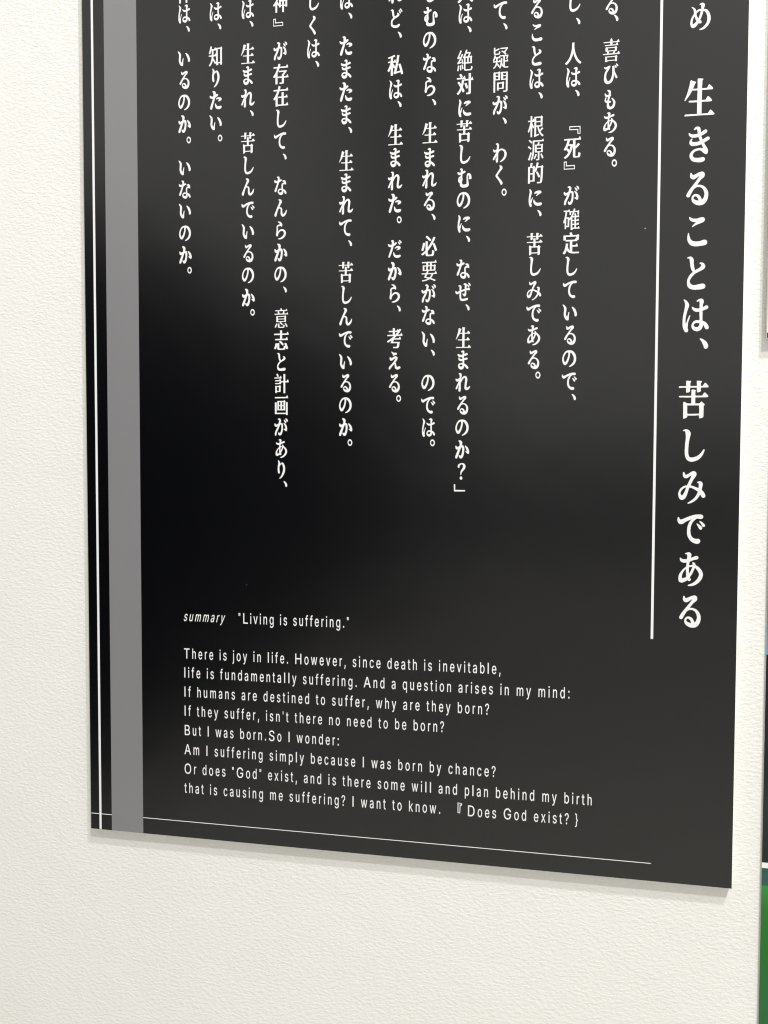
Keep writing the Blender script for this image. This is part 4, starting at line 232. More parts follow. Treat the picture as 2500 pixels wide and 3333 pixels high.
    "B考": "-32 176 -30 177 5 176 6 174 6 133 6 131 7 130 36 131 41 138 55 158 56 160 61 160 63 158 70 138 71 136 72 137 74 139 85 158 87 159 103 159 116 149 118 146 117 144 114 138 99 114 83 92 62 67 61 65 61 62 61 61 63 61 101 61 102 62 106 67 120 89 122 90 127 90 128 89 129 86 143 46 143 43 142 40 141 39 135 39 131 38 36 38 34 36 19 21 -4 1 -5 -2 -4 -3 -3 -4 75 -4 77 -2 94 24 96 25 100 25 101 24 102 23 115 -13 117 -20 116 -23 114 -24 108 -24 104 -25 -13 -25 -14 -26 -16 -28 -27 -63 -26 -65 -25 -67 92 -67 92 -68 92 -70 88 -104 86 -120 82 -138 79 -150 74 -160 71 -166 66 -171 64 -172 58 -175 47 -177 -3 -177 -7 -176 -16 -176 -21 -175 -22 -174 -23 -173 -24 -165 -27 -154 -27 -152 -26 -152 -7 -152 6 -153 29 -154 33 -153 35 -151 38 -147 42 -140 45 -128 47 -117 51 -92 51 -90 50 -88 -72 -88 -73 -87 -73 -85 -70 -77 -59 -45 -59 -43 -60 -42 -97 -65 -109 -72 -112 -73 -129 -73 -137 -51 -137 -50 -136 -49 -122 -42 -106 -32 -90 -23 -70 -9 -45 9 -29 22 -16 34 -16 37 -17 38 -128 38 -130 38 -131 40 -131 59 -130 60 -129 61 -36 61 -34 61 -33 62 -33 105 -33 108 -34 109 -104 109 -105 109 -106 111 -106 127 -106 129 -104 130 -34 131 -33 131 -33 133 -33 174/7 109 6 108 6 106 6 64 7 61 9 61 12 61 20 69 41 93 48 102 51 108 51 109 49 109",
    "B存": "-41 178 -24 178 -5 171 -4 170 -4 168 -6 159 -13 130 -13 128 -12 127 101 127 102 128 106 133 120 155 122 156 127 156 128 155 130 151 142 114 143 109 143 107 142 103 141 102 140 102 -19 102 -20 102 -22 101 -33 70 -39 54 -49 32 -58 13 -59 -177 -59 -178 -61 -178 -96 -178 -97 -177 -98 -174 -98 -48 -99 -47 -100 -48 -113 -62 -130 -63 -131 -62 -132 -61 -134 -56 -140 -41 -140 -39 -139 -36 -129 -26 -123 -18 -109 2 -96 22 -87 40 -77 63 -71 77 -63 97 -63 100 -64 102 -65 102 -132 102 -133 103 -133 105 -133 125 -132 126 -130 127 -55 127 -54 129 -52 133 -47 155 -42 175/88 56 106 56 118 45 118 44 118 42 108 28 94 12 78 -5 63 -20 62 -23 62 -45 63 -46 65 -46 106 -46 109 -43 125 -18 128 -17 132 -17 133 -18 135 -22 148 -62 148 -66 148 -69 146 -70 139 -70 136 -71 63 -71 62 -72 62 -75 62 -149 61 -160 59 -164 57 -168 54 -171 50 -174 46 -175 39 -177 31 -178 -17 -178 -18 -177 -19 -168 -22 -156 -22 -155 -22 -154 -3 -153 1 -154 16 -154 20 -153 22 -151 23 -144 23 -72 22 -71 20 -71 -55 -71 -56 -70 -56 -68 -56 -48 -55 -47 -54 -46 22 -46 23 -45 23 -44 23 -17 23 -14 42 2 51 12 63 26 64 27 64 29 64 31 62 31 -30 31 -32 32 -32 34 -32 54 -31 54 -29 55 84 55",
    "B在": "-39 177 -22 178 -3 171 -2 170 -1 168 -2 166 -13 122 -14 119 -13 118 101 117 103 119 120 145 122 146 127 146 128 145 129 144 143 101 143 97 142 94 142 93 131 92 -20 92 -23 91 -38 52 -46 34 -57 11 -57 -142 -57 -145 -56 -146 16 -146 17 -145 18 -145 18 -141 18 -32 17 -32 16 -31 -43 -31 -45 -30 -45 -29 -45 -9 -44 -7 -43 -7 17 -7 18 -6 18 -3 19 67 19 68 21 68 55 68 57 67 57 65 57 -3 58 -6 58 -6 61 -7 91 -6 93 -4 109 21 111 22 116 22 117 20 121 12 132 -25 131 -29 129 -31 123 -31 119 -31 60 -31 58 -32 58 -32 58 -144 58 -145 60 -146 101 -146 102 -144 120 -117 122 -116 127 -116 128 -118 143 -162 143 -165 142 -169 139 -169 -56 -169 -57 -170 -58 -176 -59 -177 -94 -178 -96 -177 -96 -176 -97 -49 -98 -49 -111 -62 -128 -62 -129 -61 -138 -38 -138 -36 -129 -27 -118 -15 -107 1 -98 16 -88 34 -79 53 -71 72 -65 87 -65 90 -65 92 -67 92 -132 92 -133 93 -133 95 -133 115 -132 117 -131 117 -56 118 -54 119 -51 131 -44 159 -41 175",
    "B志": "-20 175 16 176 18 175 19 174 19 122 19 120 20 119 103 119 105 120 108 125 122 147 125 148 129 148 130 147 145 102 145 98 145 96 143 95 132 94 21 94 19 93 19 91 19 28 19 26 20 25 86 25 89 28 105 53 107 54 112 54 113 53 115 49 128 9 128 5 127 1 126 0 124 0 -116 0 -117 3 -117 22 -116 23 -115 24 -22 25 -21 26 -21 28 -21 92 -22 94 -23 94 -133 94 -135 95 -135 97 -135 118 -134 119 -132 119 -22 120 -21 120 -21 122 -21 172 -20 174/-29 -13 -12 -12 -7 -15 17 -37 34 -54 45 -67 50 -74 51 -76 41 -89 37 -93 22 -94 19 -93 13 -84 6 -76 -7 -61 -26 -42 -41 -28 -41 -27 -41 -25 -32 -15/79 -53 95 -52 97 -54 113 -90 126 -127 132 -144 133 -152 132 -154 116 -163 99 -163 97 -163 96 -161 88 -134 86 -130 86 -131 85 -133 83 -144 81 -154 77 -163 73 -168 71 -170 66 -173 61 -174 52 -176 -42 -176 -53 -174 -58 -172 -61 -170 -67 -166 -70 -162 -73 -155 -74 -147 -75 -136 -75 -88 -75 -84 -75 -83 -84 -116 -87 -129 -95 -150 -100 -160 -102 -161 -119 -161 -130 -153 -134 -150 -135 -148 -134 -146 -127 -128 -122 -111 -117 -96 -112 -75 -109 -58 -108 -57 -106 -56 -91 -56 -76 -63 -75 -62 -74 -55 -74 -54 -73 -53 -38 -53 -36 -54 -36 -56 -36 -139 -35 -145 -33 -147 -30 -150 -24 -152 35 -152 39 -151 41 -149 43 -147 45 -143 46 -138 48 -125 49 -107 50 -105 67 -105 77 -111 79 -111 79 -111 79 -108 76 -98 62 -65 62 -62 63 -61",
    "B知": "-102 176 -91 177 -74 172 -73 171 -73 167 -80 131 -80 127 -80 126 -78 125 -31 125 -30 126 -12 153 -10 154 -6 154 -5 154 -4 152 7 122 7 122 8 124 8 140 8 141 9 142 93 143 95 144 105 158 107 159 108 159 115 150 128 133 128 131 128 130 121 120 121 117 121 -159 120 -162 120 -163 89 -163 88 -162 88 -160 88 -138 88 -137 87 -136 44 -136 43 -136 42 -138 49 -160 48 -165 47 -167 45 -167 8 -167 8 -164 8 -148 7 -143 8 -137 7 -119 8 -114 8 -7 7 -5 5 -5 -45 -5 -45 -7 -47 -21 -48 -32 -48 -35 -48 -37 -30 -63 6 -118 6 -120 -6 -140 -7 -141 -15 -141 -18 -140 -40 -100 -52 -81 -55 -76 -56 -75 -57 -77 -62 -93 -67 -106 -72 -119 -78 -130 -90 -150 -96 -158 -107 -172 -113 -177 -122 -177 -124 -176 -128 -169 -134 -160 -135 -158 -134 -156 -123 -144 -114 -132 -110 -125 -101 -108 -94 -91 -87 -69 -82 -50 -79 -30 -78 -13 -78 -7 -78 -5 -79 -5 -132 -4 -134 -4 -134 -2 -134 16 -134 18 -133 18 -78 18 -77 19 -76 20 -76 98 -76 100 -77 101 -86 102 -87 100 -94 78 -100 63 -106 48 -110 41 -118 40 -121 41 -134 54 -136 56 -135 57 -127 76 -122 90 -116 109 -109 140 -103 174/40 119 39 118 39 116 39 -111 40 -113 41 -113 87 -113 88 -112 88 -109 88 118 87 119 86 120/-43 101 -44 100 -44 99 -44 38 -44 32 -44 21 -44 19 -26 18 -23 19 -21 21 -7 42 -4 47 -3 48 4 47 4 46 6 42 7 41 7 41 8 98 7 100 7 101",
    "B計": "-80 178 -69 178 -67 177 -55 152 -48 134 -47 132 -48 131 -62 119 -74 119 -75 120 -84 144 -94 167 -94 168 -93 169/43 169 74 169 76 169 77 168 77 42 78 42 80 41 103 42 106 46 122 70 124 71 129 70 130 69 131 66 145 24 144 20 143 18 142 18 80 18 78 17 77 16 77 -175 77 -177 75 -178 44 -178 43 -178 42 -176 42 14 42 16 41 17 39 18 -10 17 -11 16 -10 15 -3 -6 -3 -7 -4 -10 -6 -11 -115 -11 -117 -11 -118 -9 -118 5 -117 7 -116 7 -45 7 -44 8 -40 13 -27 34 -25 36 -21 36 -19 36 -14 27 -14 27 -14 30 -14 38 -14 39 -16 40 -116 40 -118 41 -118 44 -118 56 -117 57 -116 58 -45 59 -41 62 -25 87 -23 88 -19 88 -18 87 -17 85 -3 47 -2 45 -2 42 -2 42 1 41 41 42 42 42 42 45 42 166 42 168/-13 139 -7 139 -6 139 -5 137 10 97 10 94 8 91 -128 91 -129 91 -130 93 -130 108 -130 109 -129 110 -32 110 -27 118/-27 -29 -26 -29 -25 -30 -9 -50 -5 -56 -4 -57 -5 -59 -12 -69 -12 -71 -13 -153 -13 -154 -15 -154 -83 -154 -83 -154 -84 -156 -84 -170 -84 -172 -85 -172 -115 -172 -115 -172 -115 -169 -115 -46 -114 -46 -113 -45 -41 -45 -39 -44/-83 -65 -84 -66 -84 -69 -84 -133 -83 -134 -81 -134 -45 -134 -44 -133 -44 -131 -44 -66 -45 -65 -46 -65",
    "B的": "22 174 33 175 52 169 53 168 52 161 48 143 42 116 42 113 43 111 100 111 102 113 112 127 114 128 117 125 136 100 135 98 128 87 127 80 127 62 126 57 126 40 125 35 125 21 125 16 124 -15 124 -19 123 -43 122 -47 122 -55 121 -84 118 -112 115 -133 111 -151 106 -160 101 -167 96 -171 88 -174 83 -175 42 -175 38 -174 31 -174 30 -173 28 -163 26 -153 26 -151 26 -150 36 -150 49 -152 68 -153 72 -151 76 -148 78 -144 80 -138 83 -124 85 -110 88 -76 90 -47 91 -25 91 -21 92 9 92 14 92 27 93 32 93 49 93 54 94 72 94 77 94 85 94 88 93 89 36 89 35 89 34 87 27 66 22 52 15 34 9 22 7 21 -4 21 -6 21 -11 26 -12 26 -12 25 -13 -139 -13 -140 -15 -140 -90 -140 -90 -141 -91 -142 -91 -169 -92 -171 -123 -171 -123 -170 -124 -167 -123 109 -123 110 -122 110 -94 110 -92 111 -87 133 -81 171 -80 174 -68 174 -47 169 -46 167 -47 165 -59 117 -59 112 -58 111 -57 110 -39 110 -38 112 -27 126 -26 126 -23 124 -4 98 -5 96 -12 85 -12 60 -12 57 -12 57 -10 60 -3 76 6 106 13 133 20 171/-90 89 -91 88 -91 85 -91 3 -90 2 -88 2 -46 2 -45 3 -45 5 -45 88 -46 89 -48 89/24 23 36 23 37 22 39 20 53 -5 66 -31 80 -60 80 -62 80 -63 64 -76 53 -77 51 -75 45 -62 37 -43 25 -18 10 10 11 12 11 13/-90 -20 -91 -21 -91 -23 -91 -118 -90 -119 -88 -119 -46 -119 -45 -118 -45 -116 -45 -21 -46 -20 -48 -20",
    "B神": "33 177 63 177 65 177 65 176 66 118 66 116 67 115 99 115 101 117 110 130 113 131 115 129 135 104 134 102 128 92 127 89 126 -84 126 -85 125 -85 94 -85 94 -85 93 -83 93 -71 92 -70 66 -70 66 -71 66 -73 65 -176 65 -177 64 -177 33 -177 32 -176 32 -174 32 -71 31 -70 29 -69 6 -70 6 -71 5 -72 5 -85 5 -86 4 -87 -26 -87 -27 -86 -27 -85 -28 -50 -28 -49 -29 -50 -32 -56 -33 -57 -46 -57 -48 -54 -60 -33 -61 -32 -62 -32 -62 -36 -62 -176 -63 -177 -65 -177 -94 -177 -94 -176 -95 -174 -95 -40 -96 -39 -97 -40 -104 -49 -116 -61 -119 -62 -128 -62 -129 -62 -131 -60 -137 -38 -136 -36 -129 -29 -116 -14 -106 -2 -96 13 -87 28 -76 49 -69 65 -65 76 -62 82 -62 85 -63 87 -65 87 -132 87 -133 88 -134 90 -133 108 -133 109 -131 109 -53 109 -47 111 -36 111 -34 110 -29 106 -28 105 -27 107 -27 114 -26 115 31 115 32 116 32 118 32 174 32 176/-89 176 -77 176 -74 175 -65 160 -56 143 -51 134 -51 132 -51 130 -65 117 -77 117 -79 118 -87 135 -101 165 -101 166 -99 168/6 94 6 93 5 90 6 36 6 35 7 34 31 35 32 36 32 38 32 93 31 94 30 94/67 94 66 93 66 90 66 36 67 35 68 34 92 35 93 36 93 38 93 93 92 94 91 94/-28 88 -38 62 -42 52 -49 36 -57 21 -58 18 -58 15 -57 13 -28 -26 -27 -25 -27 -18 -27 83 -28 88/6 13 6 12 5 9 6 -46 6 -47 7 -47 31 -47 32 -46 32 -44 32 12 31 13 30 13/67 13 66 12 66 9 66 -46 67 -47 68 -47 92 -47 93 -46 93 -44 93 12 92 13 91 13",
    "B画": "110 178 116 178 117 177 132 134 132 131 132 129 131 128 130 127 -120 127 -122 127 -122 129 -122 148 -122 149 -120 150 90 150 93 153 107 174/59 94 61 94 64 90 75 77 82 66 81 64 75 55 74 52 74 -92 72 -93 71 -93 -75 -92 -76 -92 -76 -89 -75 77 -75 78 -73 78 46 78 48 79 56 90/-43 58 -44 57 -44 55 -44 3 -43 2 -42 2 -18 2 -17 3 -17 6 -17 57 -18 58 -20 58/16 58 15 57 15 55 15 3 16 2 17 2 41 2 42 3 42 6 42 57 41 58 39 58/89 55 120 55 122 55 122 53 122 -175 122 -177 122 -178 89 -178 88 -177 88 -176 88 -162 87 -160 86 -160 -120 -160 -122 -159 -123 -159 -123 47 -123 50 -122 51 -90 52 -89 51 -88 50 -88 -134 -88 -137 -87 -137 86 -138 87 -137 88 -135 88 51 88 54/-43 -17 -44 -18 -44 -21 -44 -72 -43 -73 -42 -73 -18 -73 -17 -72 -17 -70 -17 -18 -18 -17 -20 -17/16 -17 15 -18 15 -21 15 -72 16 -73 17 -73 41 -73 42 -72 42 -70 42 -18 41 -17 39 -17",
    "B喜": "2 191 7 191 9 190 24 148 24 145 22 141 16 141 14 140 14 136 16 134 91 135 93 136 96 140 111 163 113 164 117 164 119 163 134 124 134 121 132 118 99 118 93 119 19 119 18 118 17 117 24 98 24 96 23 93 22 91 16 91 14 90 14 88 14 86 16 85 72 85 74 86 79 93 92 114 94 115 99 115 100 114 100 113 114 77 115 74 114 71 113 70 111 70 -103 70 -103 72 -104 82 -103 83 -102 84 -17 85 -16 86 -16 87 -16 100 -18 110 -16 115 -16 118 -17 119 -19 119 -122 119 -123 120 -124 122 -124 132 -123 134 -17 135 -16 136 -16 137 -16 149 -18 162 -1 187/76 60 77 60 78 59 96 36 99 32 98 30 92 21 91 19 90 -21 88 -22 66 -22 66 -24 66 -27 67 -30 67 -31 58 -51 58 -54 58 -56 59 -57 61 -58 99 -57 101 -56 104 -52 119 -29 120 -28 125 -28 126 -29 127 -30 141 -69 141 -73 140 -75 106 -76 100 -75 -130 -75 -132 -74 -132 -73 -132 -60 -132 -58 -131 -58 -64 -58 -62 -57 -61 -56 -61 -52 -62 -49 -67 -33 -66 -31 -62 -29 -61 -28 -60 -24 -61 -22 -88 -22 -90 -21 -90 -20 -91 4 -94 21 -93 23 -91 29 -90 42 -90 43 -80 44 -74 52 -71 53 -67 52 -64 45 -62 44 62 44 64 45/-58 30 -59 29 -58 26 -52 7 -52 4 -52 0 -53 -2 -60 -2 -61 -3 -61 -7 -60 -8 58 -8 60 -7 61 -6 61 27 61 29 59 30/-40 -22 -41 -24 -41 -29 -36 -39 -31 -56 -29 -58 28 -57 29 -55 35 -40 38 -27 38 -23 38 -22 36 -22/82 -87 83 -86 84 -87 101 -110 104 -114 104 -116 98 -125 97 -127 96 -187 96 -189 96 -190 68 -191 67 -190 66 -189 66 -180 65 -179 64 -178 -58 -178 -59 -179 -60 -180 -56 -188 -56 -189 -57 -191 -59 -191 -94 -191 -95 -191 -97 -187 -97 -185 -95 -180 -95 -107 -95 -105 -94 -104 68 -103 70 -102/-65 -118 -65 -119 -66 -121 -66 -161 -65 -163 -64 -164 64 -165 65 -164 66 -162 66 -121 66 -119 65 -118",
    "B根": "-88 176 -64 177 -62 176 -61 176 -61 105 -61 102 -60 101 -58 102 -40 130 -39 131 -34 131 -32 130 -26 113 -25 111 -25 112 -24 157 -24 159 -23 160 83 160 84 161 92 171 96 176 97 176 118 149 119 148 118 146 112 137 111 134 110 -5 110 -6 108 -6 54 -6 52 -6 52 -7 51 -11 53 -20 57 -36 64 -59 67 -64 68 -64 80 -52 105 -25 112 -25 113 -26 124 -41 124 -42 123 -43 121 -47 103 -64 80 -84 79 -85 79 -87 79 -92 81 -97 89 -111 97 -122 103 -128 116 -142 131 -153 131 -154 121 -173 119 -174 112 -173 97 -162 83 -147 70 -130 58 -109 47 -86 40 -66 36 -55 31 -35 25 -7 23 -6 7 -6 6 -7 5 -9 5 -139 6 -140 7 -140 49 -126 55 -126 56 -127 57 -128 57 -145 56 -146 53 -147 -1 -169 -12 -174 -16 -177 -22 -177 -23 -176 -30 -157 -29 -155 -27 -152 -26 -147 -24 -137 -24 78 -25 80 -26 80 -58 80 -60 80 -61 78 -61 58 -60 55 -39 10 -30 -8 -30 -11 -40 -28 -42 -29 -48 -29 -50 -27 -59 -1 -60 1 -61 0 -61 -174 -62 -176 -63 -176 -87 -176 -88 -175 -89 -24 -90 -23 -91 -26 -99 -52 -107 -76 -112 -87 -116 -95 -123 -96 -125 -95 -134 -72 -134 -69 -130 -62 -120 -40 -111 -11 -105 9 -98 36 -94 54 -91 76 -91 79 -93 80 -131 81 -132 82 -132 83 -132 99 -131 100 -130 101 -91 101 -90 101 -89 102 -89 173 -88 176/6 140 5 139 5 136 5 89 5 87 6 86 79 86 81 86 81 87 82 136 81 139 81 140/6 68 5 67 5 64 5 16 5 15 6 14 79 13 81 14 81 15 82 64 81 67 81 68",
    "B要": "113 182 119 183 121 181 135 141 136 138 135 135 132 134 49 134 48 133 48 131 55 111 55 107 55 102 54 101 47 100 46 99 46 98 46 95 48 94 86 94 88 96 99 110 100 111 121 85 122 83 122 81 114 71 114 69 113 0 113 -1 111 -1 -15 -1 -16 -1 -16 -3 -16 -7 -15 -8 -9 -10 -9 -12 -18 -34 -18 -38 -18 -41 -16 -42 97 -42 99 -41 100 -40 113 -19 117 -13 120 -12 124 -12 125 -13 139 -50 140 -56 140 -58 139 -60 137 -60 77 -61 75 -62 68 -80 58 -98 46 -115 40 -122 39 -125 39 -129 41 -131 84 -148 113 -161 119 -164 119 -165 118 -167 106 -183 98 -183 75 -171 58 -163 36 -154 12 -145 -11 -157 -30 -165 -49 -171 -74 -176 -93 -180 -112 -182 -119 -182 -120 -181 -126 -165 -126 -164 -125 -163 -94 -159 -72 -155 -59 -152 -41 -146 -26 -140 -24 -138 -24 -135 -24 -134 -25 -132 -28 -131 -54 -123 -86 -114 -88 -113 -88 -113 -88 -110 -75 -89 -65 -69 -64 -64 -64 -62 -65 -61 -128 -60 -130 -60 -131 -59 -131 -44 -130 -42 -129 -42 -51 -41 -49 -38 -41 -18 -38 -9 -37 -6 -38 -2 -38 -1 -39 -1 -110 -1 -112 -1 -112 0 -112 4 -112 93 -112 94 -110 94 -50 94 -49 96 -49 102 -53 126 -53 128 -50 133 -51 134 -52 134 -125 134 -126 135 -127 137 -126 152 -126 153 -124 154 -38 154 -36 154 -33 156 -31 157 -27 157 -25 154 -23 154 29 154 30 154 33 157 36 157 39 157 42 154 43 154 93 154 95 155 109 177/-17 134 -18 133 -18 131 -11 111 -11 107 -12 102 -13 101 -20 100 -21 98 -20 95 -20 94 14 94 16 94 17 95 17 103 13 126 14 128 16 132 16 134/-83 76 -84 76 -84 73 -84 18 -83 17 -81 17 -50 18 -49 18 -49 21 -49 76 -50 76 -52 77/-20 76 -20 76 -21 73 -20 18 -20 17 -18 17 16 18 17 18 17 21 17 76 16 76 14 77/46 76 46 76 46 73 46 18 46 17 48 17 84 18 84 18 85 21 84 76 84 76 82 77/-30 -61 -32 -62 -49 -94 -50 -98 -50 -101 -49 -103 -47 -104 -25 -110 6 -119 9 -118 19 -108 23 -103 32 -91 41 -76 44 -67 44 -65 44 -62 42 -60",
    "B問": "-24 177 -23 177 -18 172 -3 151 -1 148 -2 146 -9 137 -9 135 -10 30 -10 30 -12 29 -88 29 -90 29 -91 28 -91 -175 -92 -176 -93 -177 -119 -176 -120 -175 -120 -173 -120 60 -123 80 -120 88 -120 117 -123 135 -120 141 -120 159 -119 160 -118 160 -108 160 -107 161 -103 166 -101 166 -97 166 -94 161 -93 160 -38 160 -35 162/24 166 30 166 33 161 35 160 119 160 120 160 121 159 121 -139 120 -149 119 -156 118 -161 114 -166 107 -171 103 -173 96 -175 88 -176 77 -176 74 -177 51 -177 49 -176 49 -174 45 -156 45 -154 45 -153 86 -153 89 -151 91 -148 91 26 90 28 89 28 10 28 9 29 8 29 8 57 4 80 7 87 8 88 8 114 4 135 8 142 8 159 10 160 19 160 21 161/-87 142 -88 141 -88 139 -82 121 -81 115 -81 112 -83 110 -90 110 -91 109 -91 106 -91 105 -90 104 -41 104 -39 104 -38 105 -38 140 -38 141 -39 142/40 142 39 141 40 139 45 121 46 115 46 112 45 110 37 110 36 109 36 106 36 105 37 104 88 104 90 104 91 105 91 140 91 141 90 142/-87 88 -88 87 -88 85 -81 62 -81 59 -82 54 -83 52 -90 52 -91 51 -91 48 -90 46 -41 46 -39 46 -38 47 -38 84 -38 87 -39 88/39 88 39 87 39 85 47 59 46 54 45 52 37 52 36 51 36 48 36 47 37 46 88 46 90 46 91 47 91 84 91 87 90 88/41 3 42 4 43 4 48 -2 57 -14 64 -24 63 -27 57 -36 56 -38 56 -120 55 -121 54 -121 -29 -121 -30 -121 -31 -123 -31 -142 -31 -144 -32 -144 -58 -144 -59 -144 -59 -141 -59 -14 -58 -13 -56 -12 28 -12 30 -11/-30 -32 -31 -32 -31 -36 -31 -99 -31 -102 -30 -103 25 -103 27 -103 28 -102 28 -35 28 -32 27 -32",
    "B意": "-2 176 7 176 9 175 15 161 21 146 22 144 23 144 89 144 90 145 103 164 104 165 108 165 109 161 118 133 119 130 118 128 116 127 58 126 57 125 57 124 57 121 58 120 67 116 68 115 66 106 58 88 58 82 59 81 61 81 104 81 105 82 117 101 119 102 122 102 123 101 123 100 133 70 134 67 133 65 132 64 130 64 -125 64 -125 65 -125 67 -125 78 -125 80 -124 81 -62 81 -61 81 -60 83 -60 88 -61 92 -63 101 -67 113 -67 115 -66 116 -56 120 -55 120 -55 123 -55 125 -56 126 -111 127 -112 128 -112 129 -112 141 -112 143 -13 144 -12 145 -11 146 -11 152 -17 168 -17 170 -16 171/-41 126 -42 125 -42 124 -42 119 -36 105 -30 83 -29 81 -28 81 28 81 29 83 33 94 39 112 41 120 41 125 40 126 39 127/84 49 85 49 86 48 98 32 99 29 99 27 94 21 94 19 93 -69 93 -70 91 -70 -4 -71 -4 -71 -5 -74 -5 -76 -4 -78 6 -85 19 -97 29 -108 32 -111 31 -114 22 -126 19 -127 13 -126 0 -111 -7 -104 -26 -86 -27 -85 -26 -84 -21 -77 -21 -72 -22 -71 -90 -70 -91 -70 -92 -69 -92 34 -92 36 -91 37 74 38 76 39/-62 23 -62 22 -62 21 -58 5 -57 1 -57 -1 -58 -3 -62 -3 -64 -4 -64 -9 -62 -10 61 -10 63 -9 64 -8 64 21 64 23 62 24/-62 -23 -62 -25 -58 -41 -57 -45 -57 -48 -58 -49 -62 -50 -64 -51 -64 -55 -62 -56 61 -56 63 -56 64 -54 64 -26 64 -24 62 -23/79 -91 88 -91 90 -92 94 -98 103 -112 116 -134 123 -151 123 -153 109 -163 101 -163 100 -162 94 -149 85 -129 74 -110 68 -100 68 -98 69 -97/-95 -95 -85 -95 -72 -103 -72 -104 -72 -106 -76 -119 -84 -138 -91 -151 -96 -160 -103 -169 -105 -170 -112 -170 -123 -160 -124 -159 -125 -157 -116 -143 -109 -130 -103 -116 -96 -97/-61 -98 -35 -97 -33 -98 -33 -98 -33 -151 -32 -153 -31 -155 -28 -157 -23 -158 28 -158 33 -157 36 -155 39 -149 40 -142 41 -121 42 -120 43 -119 50 -120 59 -125 67 -129 68 -130 67 -137 65 -150 64 -157 62 -162 60 -166 57 -170 55 -172 51 -174 44 -176 -36 -176 -42 -175 -49 -173 -54 -169 -58 -164 -60 -159 -61 -151 -62 -101 -61 -98",
    "B確": "40 178 45 178 62 173 64 172 64 170 64 167 58 143 57 139 58 138 106 137 108 138 115 148 116 149 123 141 131 130 131 128 126 121 125 119 125 79 125 77 125 76 102 76 100 77 100 114 100 116 99 117 51 117 49 116 49 115 38 85 27 60 26 56 26 54 28 53 55 54 56 55 56 58 46 89 48 91 62 99 67 99 68 97 79 70 83 55 84 53 99 53 101 54 104 58 114 73 115 74 117 74 119 73 120 72 130 40 130 37 129 34 128 33 79 32 78 32 78 30 78 -9 78 -11 80 -12 97 -12 98 -11 101 -6 110 7 112 8 116 8 116 7 118 2 126 -22 127 -26 126 -28 125 -30 124 -30 79 -31 78 -33 78 -73 78 -75 80 -76 98 -75 100 -73 111 -56 112 -56 115 -56 117 -58 120 -66 126 -86 127 -89 127 -92 126 -94 124 -95 79 -95 78 -98 78 -138 79 -140 80 -140 109 -140 112 -137 122 -121 124 -120 127 -120 128 -122 138 -152 138 -156 138 -160 137 -160 135 -161 21 -161 20 -161 20 -163 23 -174 23 -176 22 -178 19 -178 -9 -178 -10 -177 -10 -174 -10 -3 -10 0 -11 1 -22 -11 -24 -12 -29 -12 -34 -3 -35 -2 -35 -4 -36 -125 -36 -126 -38 -127 -85 -127 -86 -128 -86 -129 -86 -156 -87 -158 -109 -158 -110 -157 -110 -155 -110 -49 -111 -48 -112 -48 -119 -62 -120 -63 -125 -63 -126 -61 -129 -53 -135 -41 -136 -40 -129 -26 -123 -8 -117 11 -112 30 -107 54 -103 76 -97 120 -97 125 -97 127 -99 127 -129 128 -130 129 -130 130 -130 148 -129 149 -128 150 -54 150 -53 150 -49 156 -40 170 -39 171 -36 171 -35 170 -34 169 -26 140 -25 138 -24 137 28 137 30 138 31 143 34 154 39 175/-69 127 -70 126 -70 125 -77 78 -84 40 -84 36 -84 36 -83 35 -36 35 -36 34 -36 32 -35 18 -35 16 -32 18 -23 29 -14 40 -6 54 2 68 9 83 18 103 21 112 20 116 19 117 -5 117 -6 116 -6 114 -6 76 -8 75 -29 75 -30 76 -31 78 -31 125 -32 127/17 32 16 32 16 28 16 -9 17 -12 50 -12 52 -12 52 -11 53 29 52 32 52 32/-85 14 -86 13 -86 10 -86 -103 -85 -105 -84 -105 -62 -105 -61 -104 -60 -102 -60 12 -61 14 -62 14/17 -30 16 -31 16 -35 16 -73 17 -75 50 -76 52 -76 52 -75 53 -34 52 -31 52 -31/17 -95 16 -96 16 -99 16 -138 17 -140 50 -140 52 -140 52 -139 53 -98 52 -96 52 -95",
